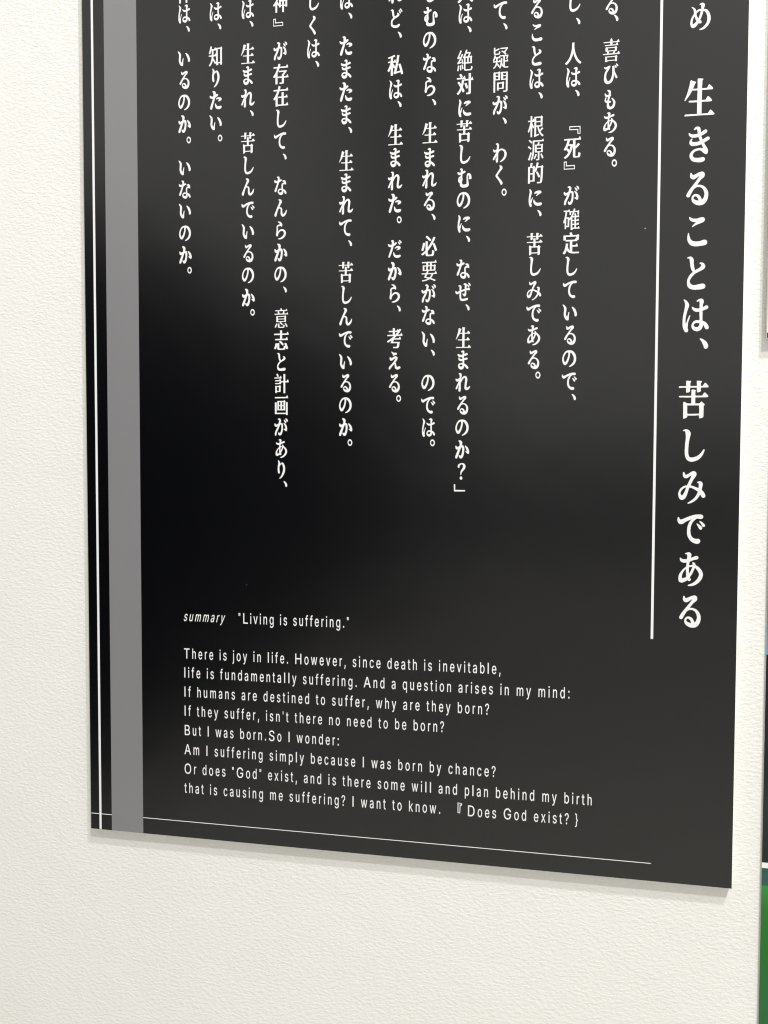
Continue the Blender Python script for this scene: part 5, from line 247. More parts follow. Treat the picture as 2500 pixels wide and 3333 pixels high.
    "B源": "122 178 126 178 128 175 137 143 138 140 137 138 136 136 -20 136 -22 135 -22 135 -22 40 -23 35 -23 16 -24 11 -24 -1 -26 -29 -28 -57 -34 -92 -40 -122 -48 -146 -51 -155 -60 -175 -62 -176 -67 -176 -81 -163 -82 -162 -82 -160 -72 -137 -65 -114 -59 -88 -55 -57 -52 -26 -50 -7 -50 2 -50 6 -50 23 -49 28 -49 156 -48 157 -46 157 107 157 108 157 109 159 120 175/-108 171 -102 172 -99 169 -68 144 -57 133 -57 132 -57 130 -66 114 -68 112 -74 113 -91 131 -117 154 -117 156 -117 158 -110 169/40 125 46 125 61 121 65 119 66 118 65 111 58 90 57 87 58 85 100 85 102 87 109 96 110 97 115 92 125 78 125 76 120 69 120 67 119 -43 119 -44 117 -45 66 -45 65 -46 65 -48 65 -155 64 -161 63 -165 61 -169 58 -173 54 -175 48 -177 42 -178 12 -178 11 -177 11 -176 7 -161 7 -159 8 -159 35 -158 38 -157 39 -154 39 -47 38 -45 37 -45 -9 -45 -11 -44 -12 -44 -12 83 -11 85 -10 85 28 85 30 86 31 87 34 99 39 122/15 67 14 66 14 64 20 43 20 40 20 36 19 34 14 34 13 33 13 31 14 29 91 29 93 29 94 30 94 64 94 66 93 67/-122 66 -116 66 -111 63 -78 37 -71 31 -70 29 -71 28 -80 11 -82 10 -86 10 -88 11 -107 28 -131 49 -131 50 -131 51 -124 64/15 11 14 10 14 9 20 -12 20 -16 20 -20 19 -22 18 -23 14 -23 13 -24 13 -26 14 -27 91 -28 93 -27 94 -26 94 9 94 10 93 11/-85 -35 -80 -35 -78 -36 -65 -48 -64 -50 -64 -52 -71 -77 -83 -115 -102 -169 -103 -172 -104 -173 -109 -173 -112 -171 -125 -159 -126 -158 -126 -156 -117 -133 -107 -103 -95 -68 -87 -41 -86 -36/95 -70 101 -69 103 -70 104 -71 114 -93 127 -124 132 -137 133 -139 132 -141 116 -151 111 -151 109 -150 100 -124 81 -79 81 -78 82 -77/-1 -72 4 -72 17 -77 20 -79 21 -81 18 -90 10 -108 -3 -138 -13 -154 -14 -155 -19 -155 -32 -143 -33 -142 -33 -140 -22 -121 -17 -111 -10 -94 -2 -74",
    "B疑": "-118 177 -96 177 -94 177 -93 176 -93 138 -93 136 -92 135 -86 138 -67 146 -47 156 -38 162 -32 162 -30 162 -21 148 -20 147 -21 145 -35 138 -53 129 -74 121 -92 115 -93 112 -93 83 -91 79 -90 77 -86 75 -78 74 -45 74 -38 75 -36 77 -34 79 -33 85 -31 97 -31 104 -30 111 -29 112 -25 112 -16 106 -9 102 -7 101 -8 93 -10 80 -12 72 -14 66 -18 61 -22 58 -30 56 -94 56 -103 57 -107 59 -111 62 -114 67 -115 69 -117 76 -118 81 -118 89 -118 95 -118 173 -118 175/107 167 111 167 113 167 123 159 124 157 123 156 114 139 101 120 89 105 75 91 75 89 75 85 76 84 91 70 96 64 96 62 95 61 90 53 86 47 86 44 87 42 109 42 114 43 118 43 130 39 131 38 131 36 119 -6 113 -24 112 -26 105 -26 94 -21 93 -19 102 15 102 20 102 22 74 22 72 22 71 21 71 -48 72 -49 73 -50 100 -50 103 -47 113 -30 115 -29 118 -30 119 -31 120 -34 129 -63 129 -67 129 -69 127 -70 105 -70 100 -69 72 -70 71 -71 71 -73 71 -145 71 -147 72 -148 86 -151 94 -152 130 -152 130 -152 131 -154 128 -169 127 -171 125 -172 86 -171 68 -169 56 -165 46 -159 37 -151 27 -138 17 -119 16 -121 12 -136 7 -150 -1 -169 -6 -177 -9 -177 -13 -177 -26 -164 -26 -162 -20 -152 -15 -138 -8 -119 -4 -99 -1 -80 -1 -73 -1 -71 -1 -70 -52 -70 -54 -71 -55 -72 -56 -80 -56 -83 -56 -85 -37 -108 -20 -132 -18 -136 -18 -138 -28 -152 -31 -153 -35 -152 -49 -131 -59 -116 -62 -113 -64 -112 -65 -113 -69 -125 -75 -134 -78 -140 -88 -153 -99 -165 -112 -176 -113 -176 -117 -176 -120 -175 -125 -166 -129 -162 -129 -160 -117 -151 -107 -140 -99 -129 -96 -124 -90 -111 -85 -98 -82 -87 -80 -76 -81 -71 -82 -70 -129 -70 -130 -70 -131 -68 -131 -52 -130 -50 -129 -50 -81 -50 -80 -49 -79 -49 -79 -7 -79 -5 -80 -4 -93 -4 -95 -5 -99 -15 -105 -30 -110 -41 -112 -43 -116 -43 -119 -43 -131 -31 -131 -28 -124 -13 -116 8 -111 22 -106 46 -105 48 -104 49 -99 49 -84 44 -83 43 -82 41 -84 35 -87 20 -87 17 -86 16 -36 16 -35 17 -23 35 -19 36 -17 35 -7 3 -7 0 -7 -2 -8 -4 -10 -4 -52 -4 -53 -7 -53 -45 -53 -49 -52 -49 -29 -49 -17 -31 -15 -29 -12 -30 -11 -31 -10 -32 -2 -61 0 -63 0 -62 1 -55 2 -36 3 -10 5 -9 13 -9 17 -10 28 -10 28 -12 28 -18 27 -47 24 -71 24 -78 30 -98 33 -107 40 -120 43 -125 45 -126 45 -125 46 -122 45 21 45 22 43 22 -9 22 -10 23 -11 24 -11 40 -10 41 -8 42 78 42 79 44 78 48 67 60 54 72 38 85 26 95 12 104 11 106 12 108 20 119 22 120 25 120 29 118 38 112 52 102 55 102 64 111 81 131 86 137 87 141 88 142 88 145 87 147 86 147 -6 147 -7 148 -7 149 -7 164 -6 165 -4 166 101 166",
    "B絶": "18 176 25 176 38 171 41 170 42 169 41 166 39 157 33 139 33 135 33 134 78 133 83 135 88 135 91 133 100 124 100 121 92 99 77 68 76 65 77 63 101 62 103 64 110 73 111 74 116 69 125 56 126 54 121 46 121 44 120 -55 120 -56 118 -56 10 -57 10 -57 9 -60 9 -133 10 -142 11 -146 12 -148 14 -151 18 -153 22 -154 93 -154 97 -153 99 -151 101 -149 104 -144 105 -140 106 -129 108 -105 109 -104 114 -104 123 -110 131 -114 132 -115 132 -116 130 -140 126 -155 123 -162 120 -167 118 -169 113 -173 104 -175 98 -175 94 -176 25 -176 21 -175 13 -175 4 -174 -2 -171 -5 -169 -8 -166 -11 -160 -13 -154 -15 -142 -15 -133 -16 -128 -16 31 -17 33 -22 33 -23 34 -36 48 -37 50 -36 51 -31 59 -21 76 -13 91 -5 109 1 123 7 140 17 174/-80 173 -76 173 -74 173 -58 164 -57 162 -57 161 -65 140 -76 112 -84 95 -99 65 -99 62 -99 59 -93 59 -78 61 -75 62 -63 89 -55 111 -54 113 -48 112 -33 101 -32 100 -32 99 -37 86 -45 69 -60 37 -76 7 -93 -22 -94 -26 -93 -27 -90 -27 -53 -20 -53 -18 -53 -15 -60 18 -59 19 -48 24 -41 23 -40 20 -34 1 -27 -27 -23 -51 -24 -53 -37 -59 -42 -59 -44 -59 -45 -57 -47 -41 -48 -40 -50 -39 -103 -51 -116 -55 -120 -57 -125 -57 -126 -56 -127 -55 -131 -37 -131 -35 -124 -28 -119 -20 -111 -8 -98 15 -88 35 -88 38 -88 39 -90 39 -114 34 -122 31 -128 31 -129 33 -133 51 -133 53 -130 56 -124 64 -111 90 -95 128 -89 146 -81 170/24 112 22 110 13 89 4 68 3 66 3 63 4 63 5 62 46 62 48 63 49 64 54 72 60 86 66 100 68 108 68 111 66 112/10 41 10 40 9 37 10 -35 10 -35 12 -36 39 -35 40 -35 40 -32 40 40 39 41 38 41/66 41 65 40 65 37 65 -35 66 -35 67 -36 94 -35 94 -35 95 -32 94 40 94 41 93 41/-47 -69 -42 -69 -41 -69 -40 -71 -30 -110 -25 -137 -25 -138 -26 -139 -39 -145 -45 -145 -46 -144 -50 -120 -60 -76 -59 -75 -58 -74/-77 -79 -70 -78 -69 -79 -68 -80 -63 -121 -61 -158 -61 -160 -64 -160 -76 -164 -81 -164 -82 -164 -83 -163 -83 -157 -83 -149 -85 -124 -89 -84 -89 -83 -88 -82/-120 -79 -114 -79 -100 -83 -98 -84 -102 -120 -108 -154 -112 -173 -113 -174 -114 -175 -120 -174 -132 -168 -133 -166 -127 -133 -124 -111 -122 -85 -121 -80",
}
LATIN = {
    '"': "8 196 23 196 22 140 10 140/27 196 42 196 41 140 29 140",
    "'": "10 196 25 196 24 140 12 140",
    ',': "15 28 18 28 29 28 30 28 31 25 31 19 25 -15 25 -20 21 -42 20 -45 18 -46 12 -47 9 -46 8 -45 7 -42 8 -37 8 -27 10 -24 10 -14 11 -10 11 0 12 4 14 25",
    '.': "19 34 23 34 27 32 30 27 32 21 32 10 31 5 27 -1 22 -3 19 -3 14 2 11 6 10 11 10 20 11 25 15 31",
    ':': "19 139 23 139 27 137 30 132 32 126 32 115 31 110 27 104 22 102 19 102 14 107 11 111 10 116 10 125 11 130 15 136/19 34 23 34 26 32 29 29 32 21 32 10 31 5 27 -1 22 -3 18 -2 14 2 11 6 10 11 10 20 11 25 15 31",
    '?': "34 197 42 198 49 196 56 192 61 187 64 182 69 172 72 162 74 153 73 136 69 118 63 106 53 94 48 86 45 75 45 60 43 57 40 57 32 57 29 58 29 78 31 92 34 98 38 105 51 121 56 133 57 141 57 150 54 162 49 171 45 174 40 175 34 174 30 171 25 163 22 153 22 146 21 143 18 143 8 143 5 145 5 147 6 161 8 167 15 183 25 193/34 33 38 34 40 33 44 28 47 22 47 10 46 5 42 -1 37 -3 33 -2 29 2 25 12 25 18 26 25 29 28",
    'A': "59 195 62 195 78 195 80 194 82 192 134 5 135 2 133 0 118 -1 115 0 114 1 110 11 100 50 98 52 94 53 44 53 41 52 39 50 31 17 26 1 23 -1 19 -1 7 -1 4 1 14 38 56 191/68 162 47 78 48 77 50 77 90 77 92 78 92 80 83 112 72 157 70 162 69 163",
    'B': "18 195 22 195 76 195 84 194 93 190 98 186 102 182 111 171 113 165 116 152 116 133 115 126 109 114 102 107 96 102 96 101 108 93 116 81 120 73 122 60 122 45 121 36 116 22 112 17 104 8 96 3 88 1 79 -1 21 -1 18 0 17 1 16 5 16 190 17 193/39 171 38 170 37 167 37 115 38 111 41 110 74 110 81 112 87 117 93 125 96 137 96 147 95 153 92 160 89 165 79 170 71 171/39 86 38 85 37 82 37 27 38 24 41 23 76 23 87 26 94 30 97 35 101 43 101 58 101 62 98 70 93 78 88 82 78 86",
    'D': "18 195 22 195 72 195 89 191 101 185 111 176 120 165 126 152 131 136 134 123 134 116 135 111 135 82 134 78 134 71 130 53 125 40 121 32 115 23 102 11 94 6 88 3 81 1 72 -1 21 -1 18 0 17 1 16 5 16 190 17 193/39 171 38 170 37 167 38 25 39 23 42 23 66 23 76 24 88 29 93 33 99 39 105 48 110 60 114 78 114 88 115 93 114 117 111 131 107 142 103 150 100 155 91 164 81 169 74 170 64 171",
    'G': "69 197 84 198 95 195 105 190 116 182 126 168 133 156 135 150 138 135 137 132 136 132 119 132 117 133 111 150 103 162 96 167 91 170 79 173 74 173 64 170 54 164 48 158 45 153 38 141 34 128 32 112 32 81 35 65 40 49 47 37 56 28 66 23 72 22 84 22 94 24 100 28 107 35 110 40 114 47 118 61 119 71 119 73 117 74 85 74 82 75 81 76 80 78 80 95 81 97 82 99 85 99 134 99 137 99 139 97 139 60 135 42 129 28 120 16 113 8 107 4 99 0 87 -3 69 -3 59 0 44 7 33 18 24 32 17 48 13 65 12 72 12 80 11 83 10 110 13 130 20 152 26 165 34 177 43 186 56 194",
    'H': "18 195 21 195 34 195 36 195 37 192 37 115 38 112 42 112 108 112 111 112 112 116 113 192 114 195 117 195 131 195 133 193 134 190 134 5 133 1 132 0 116 -1 114 0 113 2 112 85 111 87 108 88 42 88 38 87 37 83 37 2 36 0 33 -1 19 -1 17 1 16 5 16 190 17 193",
    'I': "15 0 36 0 36 194 15 194",
    'L': "18 195 21 195 34 195 36 195 37 192 38 25 38 23 41 23 104 22 106 20 106 16 106 2 104 0 101 -1 21 -1 18 0 17 1 16 5 16 190 17 193",
    'O': "69 197 84 198 99 194 108 188 119 178 129 165 136 148 140 135 144 111 144 85 143 80 143 72 139 53 131 33 122 18 111 8 106 4 96 0 86 -3 69 -3 59 0 48 5 42 9 34 17 27 27 20 42 13 65 12 72 12 80 11 83 10 110 12 115 12 122 16 141 21 155 24 162 31 173 38 181 46 188 60 195/74 172 64 170 54 164 48 158 45 153 39 142 35 130 32 113 32 81 34 66 37 56 41 47 47 37 55 29 62 24 71 22 82 22 92 24 100 29 109 38 115 50 119 60 122 71 123 80 123 113 119 135 114 147 107 158 100 165 91 170 80 173",
    'S': "57 197 70 198 79 196 88 193 98 187 105 180 112 169 116 158 117 150 117 146 115 143 110 143 98 143 97 145 93 157 87 166 78 171 65 174 52 171 45 167 40 162 35 151 35 137 38 130 41 125 48 119 55 116 87 104 100 96 109 87 112 82 117 72 118 66 120 55 120 47 118 40 116 30 108 16 99 7 90 1 80 -3 70 -5 58 -5 45 -2 35 3 30 7 22 15 18 22 13 33 10 47 10 51 13 53 29 52 32 50 34 40 39 30 43 27 47 24 52 22 59 20 72 20 78 22 85 26 93 33 98 45 98 61 96 67 92 72 87 76 77 81 48 92 37 98 26 107 21 113 16 123 14 137 14 148 15 157 18 165 23 175 30 183 38 190 48 195",
    'T': "10 195 14 195 116 195 120 195 121 193 122 176 121 173 120 172 79 171 77 171 76 170 75 5 75 1 74 0 57 -1 56 0 54 2 54 170 53 171 51 171 10 172 8 173 8 177 8 192",
    'a': "38 147 41 148 49 147 55 145 62 140 66 136 70 130 75 115 76 106 77 101 77 5 76 1 74 -1 62 0 61 2 60 11 59 11 54 5 50 0 44 -3 36 -5 32 -5 27 -3 21 0 15 7 10 15 7 23 6 33 6 50 10 65 14 71 19 76 30 82 56 89 59 91 60 95 60 102 59 111 57 116 54 122 46 125 42 125 37 124 31 120 28 116 24 106 22 105 19 105 10 110 9 111 8 113 12 125 18 135 26 142 34 146/56 68 47 64 34 61 27 57 25 53 22 46 22 35 25 26 30 21 34 19 44 20 50 23 55 30 59 40 61 50 60 67 59 68",
    'b': "12 195 24 195 25 195 27 192 27 136 27 131 29 131 35 141 42 146 49 148 55 148 60 146 67 141 72 137 75 132 81 120 85 105 88 88 88 56 87 51 87 45 84 32 80 20 73 8 64 -1 59 -3 52 -5 44 -3 41 -2 33 6 29 13 27 13 27 12 27 2 25 0 14 -1 12 0 11 2 10 190 11 193/44 124 40 121 36 117 31 107 27 88 27 58 28 47 31 37 33 31 39 23 41 22 46 19 50 19 56 21 62 26 68 38 69 43 72 58 72 85 69 102 66 111 61 119 59 121 55 124",
    'c': "40 147 48 148 56 146 64 141 70 135 74 130 78 120 81 108 81 106 78 103 71 100 68 100 66 103 62 113 56 121 51 124 42 124 38 122 33 117 29 111 26 100 23 81 23 61 24 57 24 51 27 40 29 33 34 25 37 22 42 20 51 20 56 22 60 26 65 36 67 43 68 45 74 43 81 40 82 38 81 32 77 21 70 8 62 1 54 -3 47 -5 38 -3 31 1 23 8 19 13 14 23 11 35 8 48 8 55 6 60 6 83 8 88 8 96 11 108 14 120 19 130 23 135 32 143",
    'd': "69 195 81 195 83 194 84 191 84 2 82 0 81 -1 71 0 69 2 69 13 68 15 67 14 63 8 57 1 51 -3 46 -5 42 -5 34 -3 28 2 22 8 14 22 9 40 8 47 8 55 6 58 6 85 8 90 8 97 12 115 17 127 21 135 32 145 41 148 47 148 52 146 56 143 61 138 66 132 67 132 68 137 68 191 68 193/41 124 34 120 30 113 27 105 24 93 24 87 23 83 23 62 26 43 30 30 34 25 37 22 42 19 47 19 52 21 57 24 63 36 68 53 68 65 69 73 68 78 68 91 66 97 62 111 60 116 54 121 51 124",
    'e': "40 147 48 148 54 146 60 144 67 138 74 128 76 123 81 107 84 90 84 67 83 65 82 63 26 63 24 62 23 61 24 48 27 36 33 26 37 22 42 20 51 19 57 22 62 27 65 32 67 40 68 41 72 40 81 36 82 35 82 32 78 20 73 10 64 2 60 -2 48 -5 44 -5 38 -3 31 1 23 8 19 13 12 30 8 47 8 55 6 60 6 83 8 88 8 95 11 108 14 120 17 126 22 134 32 143/41 124 34 120 28 110 24 96 23 88 23 86 24 86 27 85 63 85 67 86 67 87 68 90 65 105 61 113 57 120 51 124",
    'f': "38 203 41 203 47 203 53 200 55 198 52 180 50 179 42 179 37 177 34 173 33 164 33 149 33 147 36 146 50 146 52 144 53 126 52 125 50 123 36 123 34 123 33 121 33 1 31 -1 30 -2 20 -2 17 0 16 3 16 120 16 122 15 123 3 123 1 125 0 128 0 143 2 145 3 146 13 146 16 147 16 149 17 170 18 179 21 186 23 192 30 199 33 201",
    'g': "39 147 47 148 54 145 61 138 67 130 68 130 69 131 69 142 71 145 81 145 83 144 84 141 84 -18 81 -30 78 -37 71 -48 62 -55 51 -58 38 -58 32 -56 25 -52 20 -47 17 -42 12 -32 11 -28 12 -25 20 -17 22 -16 25 -18 29 -27 32 -30 35 -33 42 -36 51 -36 57 -33 61 -29 66 -20 68 -14 68 11 67 16 66 16 61 10 56 5 52 2 46 0 41 0 31 4 24 10 16 21 11 36 8 48 8 56 6 61 6 86 8 91 8 97 12 115 16 126 21 135 30 143/41 124 35 121 32 116 28 108 26 101 23 83 23 63 26 46 28 38 33 30 36 27 41 25 50 24 58 28 63 38 68 55 68 63 69 68 69 80 68 83 68 92 66 100 63 108 60 116 56 121 51 124",
    'h': "12 195 24 195 25 195 27 192 27 137 27 132 29 132 32 137 40 145 47 148 55 148 65 142 70 137 75 128 78 121 80 107 80 3 80 1 79 0 67 -1 66 0 64 2 64 102 61 112 59 118 55 122 49 124 42 124 36 120 31 113 28 103 27 95 27 2 25 0 22 -1 14 -1 11 1 10 5 10 190 11 193",
    'i': "16 200 20 201 22 200 26 195 29 189 29 179 28 175 24 170 19 167 15 169 12 172 10 175 8 180 8 188 10 193 12 197/12 145 24 146 26 144 27 142 27 3 26 0 25 -1 22 -2 12 -1 11 0 10 3 10 140 11 144",
    'j': "16 200 20 201 22 200 27 194 29 189 29 179 28 175 23 170 18 167 13 170 10 175 8 180 8 188 9 193 12 197/12 145 23 146 26 144 26 143 27 -21 24 -36 18 -46 13 -51 10 -54 6 -55 1 -55 -2 -55 -3 -52 -3 -35 -2 -32 3 -31 7 -29 9 -26 10 -18 10 140 11 144",
    'k': "12 195 24 195 25 195 27 192 27 92 27 87 29 87 30 88 62 145 65 146 76 146 80 146 81 145 79 140 47 85 47 82 49 77 83 3 83 1 81 -1 67 -1 64 2 38 58 36 62 34 63 30 58 27 52 26 1 24 -1 20 -1 14 -1 11 1 10 5 10 190 11 193",
    'l': "12 0 33 0 33 194 12 194",
    'm': "44 148 51 148 57 146 65 138 70 128 71 127 72 128 79 138 84 143 90 147 95 148 100 148 107 146 115 138 119 133 123 123 125 107 125 3 125 0 124 -1 112 -1 111 -1 109 2 109 105 108 112 105 118 100 123 95 125 90 124 84 121 80 114 77 105 77 99 76 94 75 4 75 0 72 -1 64 -1 62 -1 61 2 60 98 59 103 59 109 57 115 53 122 51 123 45 125 41 124 39 123 35 120 33 118 30 112 27 100 27 2 25 -1 22 -1 14 -1 11 0 10 4 11 143 11 144 14 146 25 145 27 143 27 134 27 133 29 133 32 138 38 144",
    'n': "46 147 49 148 55 147 61 145 65 142 70 138 74 131 79 116 80 106 80 2 79 0 74 -1 66 0 64 2 64 102 61 112 58 118 54 122 51 124 45 124 42 124 37 121 35 118 30 108 27 96 27 2 25 0 24 -1 14 -1 11 1 10 3 11 142 11 144 14 145 25 145 27 142 27 133 27 132 29 132 32 137 37 143 42 146",
    'o': "40 147 50 148 56 146 63 142 71 133 78 120 82 108 85 95 85 87 86 82 86 61 85 56 85 48 82 35 78 23 73 13 69 7 63 2 54 -3 47 -5 38 -3 31 1 23 8 19 13 14 23 11 35 8 48 8 55 6 60 6 83 8 88 8 96 11 108 14 120 19 130 23 135 32 143/41 124 36 120 30 113 26 100 23 81 23 61 24 57 24 51 27 40 33 26 37 22 42 20 50 19 56 22 59 25 64 33 66 40 69 52 69 58 70 62 70 81 69 85 69 91 66 103 62 113 60 117 56 122 52 124",
    'p': "46 147 49 148 56 147 61 146 66 142 70 138 75 132 81 120 85 105 88 88 88 56 87 51 87 45 84 32 80 21 77 15 73 8 62 -1 54 -5 49 -5 44 -3 40 -1 34 5 29 13 27 13 27 8 27 -53 25 -55 24 -56 14 -56 11 -54 10 -52 11 142 11 144 14 145 25 145 27 142 27 132 27 131 29 131 34 139 37 142 42 146/44 124 40 122 36 117 32 110 30 102 27 87 27 57 31 37 35 28 40 22 45 20 50 19 56 21 62 26 68 38 69 43 72 58 72 85 70 95 68 106 65 112 61 119 59 121 54 124",
    'q': "39 147 47 148 54 145 61 138 67 129 68 129 69 142 71 145 81 145 82 145 84 142 84 -52 83 -54 81 -56 71 -56 69 -55 68 -53 68 7 67 12 66 12 58 1 51 -3 43 -5 33 -2 30 0 24 6 19 12 14 22 9 40 6 58 6 85 8 90 8 97 12 115 17 127 21 135 30 143/41 124 34 120 30 113 27 105 24 93 24 87 23 83 23 62 26 43 30 30 34 25 38 21 43 19 47 19 52 21 57 24 63 36 68 53 68 65 69 73 68 78 68 91 66 97 62 111 60 116 54 122 51 124",
    'r': "43 147 52 148 55 146 55 125 54 122 44 123 37 120 33 116 30 109 27 97 27 2 25 0 24 -1 14 -1 11 1 10 4 11 142 11 144 14 145 25 145 27 142 27 135 29 135 37 144",
    's': "35 147 46 148 51 146 57 143 66 133 70 125 73 113 72 111 70 108 64 106 60 105 59 106 56 113 52 121 46 125 40 125 36 124 31 121 26 111 26 101 29 93 31 90 35 88 56 79 61 75 65 71 71 62 74 55 75 46 75 37 74 28 71 18 69 13 65 8 57 1 50 -3 42 -5 37 -5 31 -3 22 2 19 5 15 11 11 18 7 33 7 36 9 37 19 41 21 41 22 40 25 31 29 24 34 20 37 19 45 19 50 21 55 26 58 32 58 46 55 53 51 56 30 65 22 70 18 75 14 81 11 90 9 97 9 112 12 123 16 131 18 135 26 143",
    't': "14 180 26 181 28 179 29 149 30 147 32 146 43 146 45 145 46 143 46 128 46 125 43 124 31 123 30 122 29 120 29 35 30 27 32 23 33 21 38 21 45 21 46 20 48 13 49 3 48 0 46 -1 41 -3 33 -2 28 -1 25 2 20 7 18 10 14 23 14 29 13 34 13 120 12 122 11 123 3 124 1 125 0 140 1 144 2 145 11 146 12 148 13 177 13 179",
    'u': "12 145 24 146 25 145 27 143 27 45 28 38 32 28 37 23 42 21 50 21 53 23 57 27 61 35 64 45 64 143 66 145 69 146 77 146 80 144 80 140 80 4 80 0 79 -1 69 -1 66 0 65 14 64 14 58 5 54 1 45 -3 35 -2 31 -1 24 5 20 10 16 17 12 32 12 38 10 43 10 142 11 144",
    'v': "4 145 7 146 17 146 18 145 20 143 38 63 42 40 43 36 45 38 49 62 67 144 70 146 73 146 81 146 83 144 83 137 53 3 51 0 50 -1 38 -1 36 0 34 3 4 138 3 143",
    'w': "6 145 8 146 18 146 20 145 21 143 34 67 35 53 37 44 38 43 40 48 43 70 54 140 56 144 58 146 69 146 72 144 88 42 90 43 90 48 91 52 93 65 106 143 108 145 111 146 119 146 122 144 122 142 110 75 101 22 97 2 96 -1 84 -1 82 0 80 3 68 78 65 99 63 101 61 98 59 77 46 2 43 -1 41 -2 32 -1 29 0 4 142 4 144",
    'x': "8 145 10 146 20 146 24 143 41 98 43 96 44 98 62 144 64 146 74 146 78 145 79 144 78 140 53 77 52 73 80 3 80 0 79 -1 67 -2 64 -1 63 0 43 52 42 52 40 49 36 35 22 0 19 -1 9 -2 5 -1 4 0 4 3 33 74 6 142 6 144",
    'y': "4 145 7 146 17 146 18 145 20 143 38 63 42 40 43 37 45 39 49 62 67 144 70 146 80 146 82 145 84 143 46 -26 42 -37 36 -49 33 -52 29 -55 23 -56 16 -56 12 -55 10 -53 10 -51 12 -37 13 -33 14 -32 23 -32 26 -31 28 -27 32 -15 35 0 4 138 3 143",
    '}': "9 206 14 206 19 205 24 203 31 196 34 190 37 182 38 174 38 161 39 155 40 112 41 106 44 101 48 98 54 97 55 96 56 92 55 74 54 72 47 70 43 67 40 57 39 14 38 7 38 -5 34 -21 30 -28 25 -33 21 -35 11 -38 9 -38 7 -35 7 -19 9 -16 14 -15 18 -13 22 -6 23 0 23 51 24 56 25 64 26 70 29 75 38 84 38 85 29 94 26 99 25 104 24 112 23 117 23 169 22 175 19 180 15 183 9 185 8 186 7 202 8 205",
}
ADVANCE = {' ': 2.095, '"': 2.6, "'": 1.8, ',': 2.095, '.': 2.095, ':': 2.095, '?': 3.999, 'A': 6.952, 'B': 6.61, 'D': 7.278, 'G': 7.54, 'H': 7.491, 'I': 2.55, 'L': 5.695, 'O': 7.728, 'S': 6.472, 'T': 6.501, 'a': 4.342, 'b': 4.734, 'c': 4.414, 'd': 4.734, 'e': 4.505, 'f': 2.83, 'g': 4.742, 'h': 4.574, 'i': 1.859, 'j': 1.859, 'k': 4.246, 'l': 2.25, 'm': 6.802, 'n': 4.57, 'o': 4.631, 'p': 4.734, 'q': 4.734, 'r': 2.891, 's': 4.071, 't': 2.536, 'u': 4.574, 'v': 4.342, 'w': 6.326, 'x': 4.224, 'y': 4.342, '}': 3.047}
def decode(s):
    out = []
    for part in s.split('/'):
        v = [int(t) * 0.05 * MM for t in part.split()]
        out.append(list(zip(v[::2], v[1::2])))
    return out
GLYPH = {k: decode(s) for k, s in KANA_KANJI.items()}
LGLYPH = {k: decode(s) for k, s in LATIN.items()}

